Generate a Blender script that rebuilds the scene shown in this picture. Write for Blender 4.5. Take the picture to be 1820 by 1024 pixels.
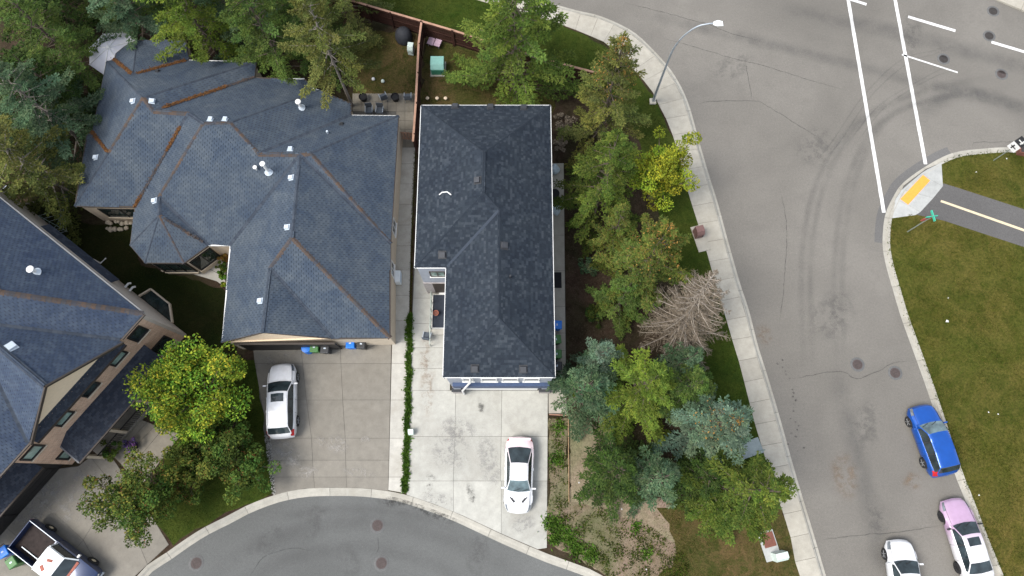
import bpy, bmesh, math, random
import numpy as np
from mathutils import Vector, Matrix
from mathutils.geometry import tessellate_polygon
for o in list(bpy.data.objects): bpy.data.objects.remove(o)
S = bpy.context.scene
COL = S.collection
R = math.radians
# ---------------------------------------------------------------- camera, sky, sun, exposure
CAM_H = 45.0                       # drone height in metres
FPX = 1213.0                       # 24 mm lens on a 36 mm sensor, in pixels of an 1820 px wide frame
TILT = math.atan(338 / FPX)        # pitched 15.6 degrees off straight down
cam = bpy.data.cameras.new('camera'); cam.sensor_width = 36; cam.lens = 36 * FPX / 1820; cam.clip_end = 2000; cam.clip_start = 0.5
co = bpy.data.objects.new('camera', cam); COL.objects.link(co)
co.location = (0, 0, CAM_H); co.rotation_euler = (TILT, 0, 0); S.camera = co
SUN_EL, SUN_AZ = R(56), R(-112)    # soft sun from the west-south-west (azimuth from +Y, clockwise)
w = bpy.data.worlds.new('World'); S.world = w; w.use_nodes = True
nt = w.node_tree; nt.nodes.clear()
sky = nt.nodes.new('ShaderNodeTexSky'); sky.sky_type = 'NISHITA'; sky.sun_disc = False
sky.sun_elevation = SUN_EL; sky.sun_rotation = SUN_AZ; sky.air_density = 1.2; sky.dust_density = 4.0; sky.ozone_density = 1.0; sky.altitude = 1050
hs = nt.nodes.new('ShaderNodeHueSaturation'); hs.inputs['Saturation'].default_value = 0.42
bg = nt.nodes.new('ShaderNodeBackground'); bg.inputs['Strength'].default_value = 0.125
wo = nt.nodes.new('ShaderNodeOutputWorld')
nt.links.new(sky.outputs[0], hs.inputs['Color']); nt.links.new(hs.outputs[0], bg.inputs['Color']); nt.links.new(bg.outputs[0], wo.inputs['Surface'])
sl = bpy.data.lights.new('sun', 'SUN'); sl.energy = 1.6; sl.angle = R(26); sl.color = (1.0, 0.95, 0.88)
so = bpy.data.objects.new('sun', sl); COL.objects.link(so)
sd = Vector((math.sin(SUN_AZ) * math.cos(SUN_EL), math.cos(SUN_AZ) * math.cos(SUN_EL), math.sin(SUN_EL)))
so.location = sd * 80; so.rotation_euler = (-sd).to_track_quat('-Z', 'Y').to_euler()
vs = S.view_settings; vs.view_transform = 'Standard'; vs.look = 'None'; vs.exposure = 1.30; vs.gamma = 1.0
S.render.engine = 'CYCLES'; S.render.resolution_x = 1024; S.render.resolution_y = 576

cT, sT = math.cos(TILT), math.sin(TILT)
def P(px, py, z=0.0):              # survey helper: point at height z seen at photo pixel (px, py)
    x = (px - 910) / FPX; y = -(py - 512) / FPX
    dy = y * cT + sT; dz = y * sT - cT; t = (z - CAM_H) / dz
    return Vector((x * t, dy * t, z))
def P2(px, py, z=0.0): return P(px, py, z).to_2d()
G = 0.13                           # level of lots and pavements above the road
RNG = np.random.default_rng(7); random.seed(7)

# ---------------------------------------------------------------- materials
MATS = {}
def newmat(name):
    m = bpy.data.materials.new(name); m.use_nodes = True
    t = m.node_tree; t.nodes.clear()
    out = t.nodes.new('ShaderNodeOutputMaterial'); b = t.nodes.new('ShaderNodeBsdfPrincipled')
    t.links.new(b.outputs[0], out.inputs['Surface']); MATS[name] = m
    return m, t, b, out
def node(t, typ, **kw):
    n = t.nodes.new(typ)
    for k, v in kw.items():
        if k in n.inputs: n.inputs[k].default_value = v
        else: setattr(n, k, v)
    return n
def rgba(c): return (c[0], c[1], c[2], 1.0)
def noise(t, vec, scale, detail=4, rough=0.55, dist=0.0):
    n = node(t, 'ShaderNodeTexNoise', Scale=scale, Detail=detail, Roughness=rough, Distortion=dist)
    t.links.new(vec, n.inputs['Vector']); return n.outputs['Fac']
def ramp(t, fac, stops, interp='LINEAR'):
    r = t.nodes.new('ShaderNodeValToRGB'); r.color_ramp.interpolation = interp
    e = r.color_ramp.elements
    while len(e) < len(stops): e.new(0.5)
    for el, (p, c) in zip(e, stops):
        el.position = p; el.color = rgba(c) if len(c) == 3 else c
    t.links.new(fac, r.inputs['Fac']); return r.outputs['Color']
def mix(t, a, b, fac, blend='MIX'):
    m = t.nodes.new('ShaderNodeMix'); m.data_type = 'RGBA'; m.blend_type = blend
    for sock, v in ((m.inputs['Factor'], fac), (m.inputs[6], a), (m.inputs[7], b)):
        if hasattr(v, 'links'): t.links.new(v, sock)
        elif isinstance(v, (int, float)): sock.default_value = v
        else: sock.default_value = rgba(v)
    return m.outputs[2]
def bump(t, b, h, strength, dist=0.02):
    n = node(t, 'ShaderNodeBump', Strength=strength, Distance=dist); t.links.new(h, n.inputs['Height']); t.links.new(n.outputs[0], b.inputs['Normal'])
def pos(t): return t.nodes.new('ShaderNodeNewGeometry').outputs['Position']
def ocoord(t): return t.nodes.new('ShaderNodeTexCoord').outputs['Object']
def plain(name, c, rough=0.6, metal=0.0, var=0.18, scale=6.0, bmp=0.0, spec=0.4, coat=0.0):
    m, t, b, o = newmat(name); v = ocoord(t)
    f = noise(t, v, scale, 5, 0.65)
    col = ramp(t, f, [(0.3, [x * (1 - var) for x in c]), (0.7, [min(1, x * (1 + var)) for x in c])])
    t.links.new(col, b.inputs['Base Color'])
    b.inputs['Roughness'].default_value = rough; b.inputs['Metallic'].default_value = metal
    b.inputs['Specular IOR Level'].default_value = spec; b.inputs['Coat Weight'].default_value = coat
    if bmp: bump(t, b, noise(t, v, scale * 6, 3), bmp)
    return m
def asphalt(name, c, tone):
    m, t, b, o = newmat(name); v = pos(t)
    big = noise(t, v, 0.10, 4, 0.6, 0.4); mid = noise(t, v, 0.9, 6, 0.7); fine = noise(t, v, 28, 3, 0.8); grain = noise(t, v, 7.0, 5, 0.85)
    col = ramp(t, big, [(0.32, [x * 0.84 for x in c]), (0.66, [x * 1.12 for x in c])])
    col = mix(t, col, [x * tone for x in c], ramp(t, mid, [(0.5, (0, 0, 0)), (0.72, (.55, .55, .55))]))
    col = mix(t, col, ramp(t, fine, [(0.30, (.66, .66, .66)), (0.72, (1.25, 1.25, 1.24))]), 0.75, 'MULTIPLY')
    col = mix(t, col, ramp(t, grain, [(0.30, (.80, .80, .80)), (0.72, (1.14, 1.14, 1.13))]), 0.8, 'MULTIPLY')
    t.links.new(col, b.inputs['Base Color']); b.inputs['Roughness'].default_value = 0.92; b.inputs['Specular IOR Level'].default_value = 0.2
    bump(t, b, fine, 0.5, 0.01); return m
def concrete(name, c, stain=(0.6, 0.58, 0.54), amount=0.6):
    m, t, b, o = newmat(name); v = pos(t)
    big = noise(t, v, 0.35, 5, 0.65, 0.6); mid = noise(t, v, 2.2, 6, 0.72); fine = noise(t, v, 30, 3, 0.8)
    oi = t.nodes.new('ShaderNodeObjectInfo')
    col = ramp(t, mid, [(0.25, [x * 0.82 for x in c]), (0.7, [min(1, x * 1.12) for x in c])])
    col = mix(t, col, ramp(t, oi.outputs['Random'], [(0, (.90, .90, .89)), (1, (1.06, 1.06, 1.05))]), 1.0, 'MULTIPLY')
    st = ramp(t, big, [(0.50, (0, 0, 0)), (0.68, (amount,) * 3)])
    col = mix(t, col, [c[i] * stain[i] for i in range(3)], st)
    col = mix(t, col, ramp(t, fine, [(0.3, (.8, .8, .8)), (0.7, (1.12, 1.12, 1.12))]), 0.7, 'MULTIPLY')
    t.links.new(col, b.inputs['Base Color']); b.inputs['Roughness'].default_value = 0.9; b.inputs['Specular IOR Level'].default_value = 0.25
    bump(t, b, fine, 0.35, 0.01); return m
def ground(name, cols, s1, s2, bm=0.8):
    m, t, b, o = newmat(name); v = pos(t)
    a = noise(t, v, s1, 6, 0.68, 0.8); f = noise(t, v, s2, 6, 0.8, 0.3); g = noise(t, v, s2 * 5, 4, 0.8)
    n = len(cols); stops = [(0.32 + 0.36 * i / (n - 1), c) for i, c in enumerate(cols)]
    c1 = ramp(t, a, stops); c2 = ramp(t, f, stops)
    col = mix(t, c1, c2, 0.45)
    h_ = noise(t, v, s1 * 0.28, 4, 0.6, 1.2)
    col = mix(t, col, ramp(t, h_, [(0.36, (.70, .86, .62)), (0.64, (1.32, 1.12, 1.25))]), 0.85, 'MULTIPLY')
    col = mix(t, col, ramp(t, g, [(0.28, (.42, .45, .42)), (0.70, (1.5, 1.45, 1.4))]), 0.8, 'MULTIPLY')
    t.links.new(col, b.inputs['Base Color']); b.inputs['Roughness'].default_value = 1.0; b.inputs['Specular IOR Level'].default_value = 0.1
    bump(t, b, g, bm, 0.06); return m
def islands(name, cols, rough=0.9, low=None, lows=0.5, trans=0.0, spec=0.2, tint=False):
    """colour picked per small piece (shingle, leaf), with slow drift over the surface"""
    m, t, b, o = newmat(name)
    ge = t.nodes.new('ShaderNodeNewGeometry'); n = len(cols)
    col = ramp(t, ge.outputs['Random Per Island'], [(i / n, c) for i, c in enumerate(cols)], 'CONSTANT' if n > 4 else 'LINEAR')
    f = noise(t, ge.outputs['Position'], lows, 5, 0.65, 0.5)
    if low: col = mix(t, col, ramp(t, f, [(0.34, low[0]), (0.66, low[1])]), 1.0, 'MULTIPLY')
    if tint:      # each bough or clump has a tone of its own
        at = t.nodes.new('ShaderNodeAttribute'); at.attribute_name = 'tone'
        col = mix(t, col, at.outputs['Color'], 1.0, 'MULTIPLY')
    f2 = noise(t, ge.outputs['Position'], 24, 2, 0.7)
    col = mix(t, col, ramp(t, f2, [(0.3, (.8, .8, .8)), (0.7, (1.15, 1.15, 1.15))]), 0.7, 'MULTIPLY')
    t.links.new(col, b.inputs['Base Color']); b.inputs['Roughness'].default_value = rough; b.inputs['Specular IOR Level'].default_value = spec
    if trans:
        tr = t.nodes.new('ShaderNodeBsdfTranslucent'); t.links.new(col, tr.inputs['Color'])
        ms = t.nodes.new('ShaderNodeMixShader'); ms.inputs[0].default_value = trans
        t.links.new(b.outputs[0], ms.inputs[1]); t.links.new(tr.outputs[0], ms.inputs[2]); t.links.new(ms.outputs[0], o.inputs['Surface'])
    return m
def leaf(name, cols, lo=(.72, .78, .72), hi=(1.25, 1.2, 1.1)):
    return islands(name, cols, 0.8, (lo, hi), 1.1, 0.14, 0.12, True)
def glass(name, c, rough=0.04):
    m, t, b, o = newmat(name); v = ocoord(t)
    col = ramp(t, noise(t, v, 1.6, 3), [(0.35, [x * .6 for x in c]), (0.65, [x * 1.5 for x in c])])
    t.links.new(col, b.inputs['Base Color'])
    b.inputs['Roughness'].default_value = rough; b.inputs['Specular IOR Level'].default_value = 0.55; return m
def paint(name, c, metal=0.0, rough=0.25, c2=None, span=(0, 1)):
    m, t, b, o = newmat(name); v = ocoord(t)
    dirt = noise(t, v, 2.5, 4, 0.7)
    base = c
    if c2:
        sx = t.nodes.new('ShaderNodeSeparateXYZ'); t.links.new(v, sx.inputs[0])
        mr = node(t, 'ShaderNodeMapRange'); mr.inputs[1].default_value = span[0]; mr.inputs[2].default_value = span[1]
        t.links.new(sx.outputs[0], mr.inputs[0]); base = mix(t, c, c2, mr.outputs[0])
    col = mix(t, base, ramp(t, dirt, [(0.35, (.92, .915, .90)), (0.65, (1.02, 1.02, 1.02))]), 1.0, 'MULTIPLY')
    t.links.new(col, b.inputs['Base Color']); b.inputs['Metallic'].default_value = metal; b.inputs['Roughness'].default_value = rough
    b.inputs['Coat Weight'].default_value = 0.5; b.inputs['Coat Roughness'].default_value = 0.08; return m
def brick(name, c1, c2, mortar, sx, sy):
    m, t, b, o = newmat(name)
    tc = t.nodes.new('ShaderNodeTexCoord'); br = t.nodes.new('ShaderNodeTexBrick')
    br.inputs['Color1'].default_value = rgba(c1); br.inputs['Color2'].default_value = rgba(c2); br.inputs['Mortar'].default_value = rgba(mortar)
    br.inputs['Scale'].default_value = 1; br.inputs['Brick Width'].default_value = sx; br.inputs['Row Height'].default_value = sy; br.inputs['Mortar Size'].default_value = 0.008
    t.links.new(tc.outputs['UV'], br.inputs['Vector'])
    col = mix(t, br.outputs['Color'], ramp(t, noise(t, tc.outputs['Object'], 3, 5), [(0.3, (.8, .8, .8)), (0.7, (1.15, 1.12, 1.1))]), 0.8, 'MULTIPLY')
    t.links.new(col, b.inputs['Base Color']); b.inputs['Roughness'].default_value = 0.9
    bump(t, b, br.outputs['Fac'], 0.4, -0.01); return m
def siding(name, c, step=0.15):
    m, t, b, o = newmat(name); v = pos(t)
    sx = t.nodes.new('ShaderNodeSeparateXYZ'); t.links.new(v, sx.inputs[0])
    mt = node(t, 'ShaderNodeMath', operation='MODULO'); t.links.new(sx.outputs[2], mt.inputs[0]); mt.inputs[1].default_value = step
    r = ramp(t, noise(t, v, 1.5, 5), [(0.3, [x * .9 for x in c]), (0.7, [x * 1.08 for x in c])])
    t.links.new(r, b.inputs['Base Color']); b.inputs['Roughness'].default_value = 0.6
    bump(t, b, mt.outputs[0], 0.7, 0.2); return m

# street and lots
asphalt('asphalt_street', (0.1679, 0.1577, 0.1416), 0.88)
asphalt('asphalt_court', (0.1195, 0.1227, 0.1201), 0.90)
asphalt('asphalt_path', (0.105, 0.102, 0.100), 0.92)
asphalt('asphalt_patch', (0.130, 0.127, 0.124), 0.90)
concrete('concrete_old', (0.210, 0.195, 0.168), (0.84, 0.82, 0.80), 0.5)
concrete('concrete_new', (0.397, 0.3922, 0.3577), (0.74, 0.72, 0.70), 0.60)
concrete('concrete_walk', (0.3726, 0.351, 0.3021), (0.82, 0.80, 0.76), 0.5)
concrete('concrete_strip', (0.435, 0.420, 0.380), (0.72, 0.70, 0.66), 0.6)
concrete('concrete_ramp', (0.3683, 0.375, 0.3649), (0.93, 0.93, 0.93), 0.5)
concrete('concrete_kerb', (0.350, 0.335, 0.295), (0.72, 0.70, 0.66), 0.6)
concrete('concrete_paver', (0.215, 0.195, 0.160), (0.70, 0.68, 0.62), 0.6)
concrete('concrete_blue', (0.27, 0.32, 0.33), (0.85, 0.85, 0.85), 0.4)
plain('joint_dark', (0.10, 0.095, 0.085), 1.0)
ground('mulch', [(0.01584, 0.012, 0.00792), (0.0324, 0.024, 0.01584), (0.054, 0.042, 0.0288), (0.0252, 0.024, 0.01008)], 0.9, 3.5)
ground('soil_bare', [(0.1275, 0.102, 0.07225), (0.1827, 0.1513, 0.1105), (0.2295, 0.1938, 0.1462), (0.1615, 0.136, 0.09775)], 0.5, 2.4, 0.5)
ground('soil_weedy', [(0.068, 0.0704, 0.0256), (0.136, 0.116, 0.076), (0.18, 0.1536, 0.1136), (0.096, 0.0944, 0.044)], 0.8, 3.0, 0.7)
ground('turf_green', [(0.0168, 0.02976, 0.005), (0.027, 0.04588, 0.007), (0.042, 0.0589, 0.01), (0.024, 0.03968, 0.006)], 0.5, 2.2)
ground('turf_shade', [(0.007392, 0.01142, 0.003024), (0.01142, 0.01747, 0.004368), (0.01747, 0.02016, 0.006048), (0.008736, 0.01344, 0.00336)], 0.5, 2.5)  # shade between the two houses is put into this turf colour
ground('turf_dry', [(0.024, 0.034, 0.005), (0.050, 0.056, 0.009), (0.085, 0.078, 0.020), (0.036, 0.046, 0.007), (0.060, 0.060, 0.012)], 0.30, 1.4)
ground('turf_patchy', [(0.020, 0.032, 0.006), (0.046, 0.050, 0.014), (0.085, 0.064, 0.028), (0.028, 0.040, 0.008), (0.062, 0.056, 0.018)], 0.42, 1.8)
m_, t_, b_, o_ = newmat('paint_white'); v_ = pos(t_)
c_ = mix(t_, (0.66, 0.66, 0.645), (0.54, 0.535, 0.52), ramp(t_, noise(t_, v_, 1.2, 5, 0.7), [(0.4, (0, 0, 0)), (0.65, (1, 1, 1))]))
c_ = mix(t_, c_, (0.22, 0.215, 0.205), ramp(t_, noise(t_, v_, 9, 6, 0.8), [(0.60, (0, 0, 0)), (0.68, (.9, .9, .9))]))
t_.links.new(c_, b_.inputs['Base Color']); b_.inputs['Roughness'].default_value = 0.8
plain('paint_cream', (0.56, 0.47, 0.32), 0.7, var=0.14, scale=9)
plain('paint_yellow', (0.76, 0.3008, 0.0486), 0.7, var=0.08, scale=6)
plain('iron_rust', (0.0837, 0.06375, 0.06), 0.8, 0.2, 0.25, 9, 0.3)
plain('iron_ring', (0.11, 0.11, 0.108), 0.95)
plain('iron_dark', (0.05, 0.045, 0.042), 0.8, 0.3, 0.25, 9, 0.3)
# roofs and walls
islands('shingle_centre', [(0.0185, 0.0250, 0.0345), (0.0155, 0.0215, 0.0305), (0.0225, 0.0300, 0.0405), (0.0170, 0.0235, 0.0325), (0.0285, 0.0370, 0.0480), (0.0190, 0.0260, 0.0360), (0.0350, 0.0440, 0.0560), (0.0165, 0.0225, 0.0320), (0.0230, 0.0310, 0.0420)], 0.85, ((.80, .83, .88), (1.20, 1.17, 1.12)), 0.6)
islands('shingle_bungalow', [(0.05355, 0.06969, 0.09312), (0.04935, 0.06464, 0.0873), (0.0588, 0.07524, 0.09797), (0.05145, 0.06666, 0.08827), (0.06195, 0.07878, 0.1009), (0.05565, 0.07171, 0.09506)], 0.9, ((.74, .80, .88), (1.24, 1.19, 1.10)), 0.7)
islands('shingle_brickhouse', [(0.0450, 0.0620, 0.0950), (0.0400, 0.0560, 0.0880), (0.0500, 0.0680, 0.1010), (0.0430, 0.0590, 0.0890), (0.0540, 0.0720, 0.1050), (0.0420, 0.0590, 0.0920)], 0.9, ((.76, .80, .88), (1.22, 1.18, 1.10)), 0.7)
islands('shingle_dark', [(0.0294, 0.036, 0.0496), (0.0238, 0.03, 0.0432), (0.0378, 0.045, 0.0592), (0.028, 0.033, 0.0448), (0.042, 0.0495, 0.064)], 0.9, ((.85, .85, .9), (1.12, 1.1, 1.08)), 0.4)
islands('cap_rust', [(0.078, 0.061, 0.051), (0.062, 0.058, 0.060), (0.072, 0.058, 0.049), (0.064, 0.061, 0.061), (0.056, 0.058, 0.066), (0.084, 0.062, 0.048)], 0.9, ((.75, .8, .88), (1.2, 1.08, 1.0)), 0.9)
islands('cap_grey', [(0.0408, 0.0507, 0.0672), (0.0516, 0.0624, 0.0798), (0.0348, 0.0442, 0.0602)], 0.9)
islands('cap_dark', [(0.0180, 0.0240, 0.0340), (0.0230, 0.0300, 0.0400), (0.0200, 0.0270, 0.0370)], 0.9)
islands('needles_orange', [(0.1302, 0.05616, 0.01785), (0.09114, 0.03978, 0.0153), (0.1562, 0.07956, 0.0306), (0.0651, 0.03276, 0.0153)], 1.0)
plain('roof_deck', (0.0168, 0.01824, 0.0216), 0.95)
plain('trim_white', (0.66, 0.66, 0.64), 0.5, var=0.06)
plain('trim_brown', (0.045, 0.035, 0.028), 0.6)
plain('trim_black', (0.016, 0.015, 0.015), 0.5)
plain('soffit_cream', (0.6653, 0.5346, 0.3864), 0.8, var=0.05)
plain('stucco', (0.529, 0.4485, 0.345), 0.95, var=0.08, scale=3, bmp=0.3)
plain('stucco_grey', (0.405, 0.3578, 0.3038), 0.95, var=0.08, scale=3, bmp=0.3)
siding('siding_blue', (0.36, 0.385, 0.43))
plain('trim_blue', (0.0405, 0.0675, 0.136), 0.6)
brick('brick_tan', (0.56, 0.37, 0.255), (0.46, 0.29, 0.20), (0.58, 0.49, 0.38), 0.30, 0.10)
brick('brick_grey', (0.23, 0.205, 0.20), (0.15, 0.135, 0.14), (0.30, 0.28, 0.27), 0.35, 0.16)
glass('window_glass', (0.020, 0.030, 0.030)); glass('window_pale', (0.18, 0.25, 0.22), 0.15)
glass('car_glass', (0.022, 0.032, 0.036)); glass('car_glass_pale', (0.09, 0.13, 0.14), 0.06); glass('lamp_lens', (0.13, 0.145, 0.16), 0.1)
plain('gutter_grey', (0.16, 0.165, 0.17), 0.5); plain('galvanised', (0.36, 0.40, 0.44), 0.45, 0.55, 0.08); plain('vent_grey', (0.46, 0.52, 0.58), 0.5, 0.1, 0.08); plain('vent_dark', (0.028, 0.03, 0.034), 0.6)
plain('vent_top', (0.0385, 0.0414, 0.0475), 0.6); plain('lamp_white', (0.75, 0.79, 0.80), 0.35, var=0.04)
plain('cedar_stain', (0.04125, 0.0143, 0.0078), 0.85, var=0.35, scale=3); plain('cedar_cap', (0.36, 0.21, 0.145), 0.85, var=0.2, scale=3)
plain('pole_wood', (0.30, 0.20, 0.11), 0.9, var=0.3)
# vehicles and small things
paint('car_white', (0.6364, 0.645, 0.6622)); paint('car_blue', (0.005, 0.075, 0.36), 0.3, 0.28); paint('truck_blue', (0.012, 0.028, 0.085), 0.2, 0.3)
paint('car_pearl', (0.66, 0.53, 0.56), 0, 0.25, (0.66, 0.67, 0.69), (-1.8, -0.3))
paint('car_pink', (0.64, 0.635, 0.65), 0.0, 0.3, (0.40, 0.27, 0.395), (-0.3, 0.9))
plain('tyre', (0.018, 0.018, 0.019), 0.9); plain('rim_silver', (0.50, 0.51, 0.52), 0.35, 0.7, 0.05); plain('rim_dark', (0.20, 0.205, 0.21), 0.4, 0.6); plain('rim_black', (0.02, 0.02, 0.021), 0.4)
plain('rim_cream', (0.55, 0.48, 0.34), 0.5); plain('under_black', (0.012, 0.012, 0.013), 0.8); plain('plastic_black', (0.022, 0.023, 0.025), 0.5)
plain('light_red', (0.42, 0.015, 0.02), 0.2); plain('truck_bed', (0.030, 0.022, 0.020), 0.9, var=0.4, scale=4); plain('rust_red', (0.30, 0.10, 0.07), 0.8, var=0.4)
plain('bin_blue', (0.010, 0.165, 0.62), 0.4, var=0.08); plain('bin_green', (0.055, 0.165, 0.045), 0.5, var=0.12); plain('bin_black', (0.028, 0.030, 0.033), 0.45)
plain('box_teal', (0.20, 0.40, 0.34), 0.5, var=0.08); plain('box_green', (0.05, 0.23, 0.14), 0.5); plain('box_pale', (0.52, 0.60, 0.55), 0.5, var=0.06)
plain('box_brown', (0.17, 0.095, 0.085), 0.7, var=0.15); plain('box_rust', (0.155, 0.060, 0.042), 0.85, var=0.2)
plain('fabric_grey', (0.085, 0.10, 0.12), 0.9); plain('fabric_pink', (0.46, 0.33, 0.40), 0.95); plain('cover_black', (0.028, 0.030, 0.036), 0.8)
plain('mat_black', (0.012, 0.012, 0.014), 0.9); plain('deck_navy', (0.022, 0.028, 0.040), 0.85); plain('terracotta', (0.26, 0.085, 0.05), 0.8)
plain('bag_clear', (0.36, 0.43, 0.47), 0.3, var=0.3, scale=12); plain('shed_white', (0.60, 0.60, 0.64), 0.6, var=0.05)
plain('sign_green', (0.05, 0.40, 0.27), 0.5, var=0.05); plain('sign_red', (0.48, 0.10, 0.085), 0.5, var=0.05); plain('post_steel', (0.27, 0.30, 0.27), 0.5, 0.4)
plain('stone_pale', (0.33, 0.29, 0.23), 0.95, var=0.3, scale=3); plain('bark', (0.105, 0.082, 0.062), 0.95, var=0.35, scale=4, bmp=0.6); plain('bark_grey', (0.20, 0.175, 0.15), 0.95, var=0.3, scale=4, bmp=0.6)
plain('paper_white', (0.6, 0.6, 0.584), 0.8); plain('frame_green', (0.14, 0.20, 0.17), 0.6)
islands('dead_limb', [(0.36, 0.31, 0.26), (0.30, 0.26, 0.22), (0.40, 0.35, 0.29)], 0.95)
islands('gravel_pale', [(0.34, 0.33, 0.30), (0.24, 0.23, 0.21), (0.42, 0.41, 0.38), (0.10, 0.095, 0.085)], 0.95)
islands('dead_wood', [(0.22, 0.180, 0.135), (0.17, 0.138, 0.104), (0.27, 0.225, 0.170), (0.13, 0.105, 0.078)], 0.95)
# foliage
leaf('fir_bright', [(0.07843, 0.1337, 0.01873), (0.1078, 0.1584, 0.02203), (0.05557, 0.09858, 0.01652), (0.1275, 0.1689, 0.02754)])
leaf('fir_mid', [(0.056, 0.0989, 0.02448), (0.08, 0.129, 0.0288), (0.04, 0.07568, 0.02016), (0.1, 0.1419, 0.03456)])
leaf('fir_olive', [(0.084, 0.1032, 0.02736), (0.112, 0.129, 0.036), (0.056, 0.0731, 0.0216), (0.132, 0.1376, 0.0396)])
leaf('fir_fresh', [(0.068, 0.1118, 0.0216), (0.092, 0.1419, 0.02592), (0.0496, 0.086, 0.01872), (0.116, 0.1591, 0.03168)])
leaf('fir_dark', [(0.0272, 0.05332, 0.01296), (0.0416, 0.0731, 0.01584), (0.0576, 0.0903, 0.02016), (0.0208, 0.04128, 0.01152)])
leaf('fir_grass', [(0.05888, 0.09838, 0.01685), (0.04048, 0.07417, 0.01426), (0.08096, 0.1173, 0.02074), (0.09568, 0.1249, 0.02333)])
leaf('fir_blue', [(0.084, 0.1348, 0.09742), (0.112, 0.1716, 0.1263), (0.056, 0.09641, 0.06855), (0.132, 0.192, 0.1371)])
leaf('fir_teal', [(0.052, 0.0989, 0.05576), (0.072, 0.1226, 0.06888), (0.036, 0.07279, 0.03805), (0.096, 0.1424, 0.07872)])
leaf('fir_rusty', [(0.06688, 0.1041, 0.02074), (0.0912, 0.1201, 0.02462), (0.0456, 0.08407, 0.01814), (0.1125, 0.1121, 0.02722)])
leaf('leaf_lime', [(0.1716, 0.2645, 0.02508), (0.09724, 0.184, 0.0228), (0.2974, 0.3335, 0.03876), (0.06292, 0.1323, 0.01824)], (.55, .78, .7), (1.45, 1.2, 1.0))
leaf('leaf_yellow', [(0.2127, 0.2625, 0.0252), (0.276, 0.3045, 0.027), (0.1265, 0.1943, 0.0234), (0.161, 0.2205, 0.0234)])
leaf('leaf_rowan', [(0.0765, 0.1242, 0.024), (0.108, 0.1518, 0.0288), (0.054, 0.092, 0.0208), (0.1485, 0.1564, 0.0352), (0.045, 0.0828, 0.0208), (0.09, 0.1288, 0.0272)])
leaf('leaf_deep', [(0.045, 0.0855, 0.0192), (0.0675, 0.114, 0.024), (0.0324, 0.0665, 0.016), (0.099, 0.133, 0.0272)])
leaf('leaf_orange', [(0.34, 0.12, 0.05), (0.26, 0.16, 0.06), (0.40, 0.20, 0.06), (0.13, 0.13, 0.03)])
leaf('leaf_purple', [(0.16, 0.06, 0.28), (0.10, 0.05, 0.18), (0.05, 0.09, 0.03), (0.22, 0.10, 0.34)])
leaf('berry_red', [(0.22, 0.06, 0.03), (0.24, 0.10, 0.035), (0.16, 0.07, 0.03)])
leaf('cone_brown', [(0.27, 0.145, 0.040), (0.22, 0.12, 0.040), (0.33, 0.19, 0.055)])
leaf('grass_green', [(0.035, 0.06336, 0.00693), (0.0525, 0.0828, 0.00891), (0.0245, 0.04608, 0.00594), (0.0735, 0.0864, 0.01287)])
leaf('grass_shade', [(0.0184, 0.02816, 0.0042), (0.0276, 0.03872, 0.0056), (0.01288, 0.02112, 0.0035), (0.03312, 0.03696, 0.007)])  # darker copy of the lawn grass, side yard shade painted into the blades
islands('litter_dark', [(0.060, 0.043, 0.028), (0.045, 0.033, 0.022), (0.085, 0.062, 0.042), (0.035, 0.030, 0.016)], 1.0)
leaf('grass_dry', [(0.05775, 0.06875, 0.00858), (0.0825, 0.0814, 0.01452), (0.04125, 0.055, 0.0066), (0.11, 0.099, 0.0264)])
leaf('hedge_green', [(0.060, 0.135, 0.018), (0.085, 0.170, 0.024), (0.040, 0.100, 0.014), (0.110, 0.190, 0.030)])

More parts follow.
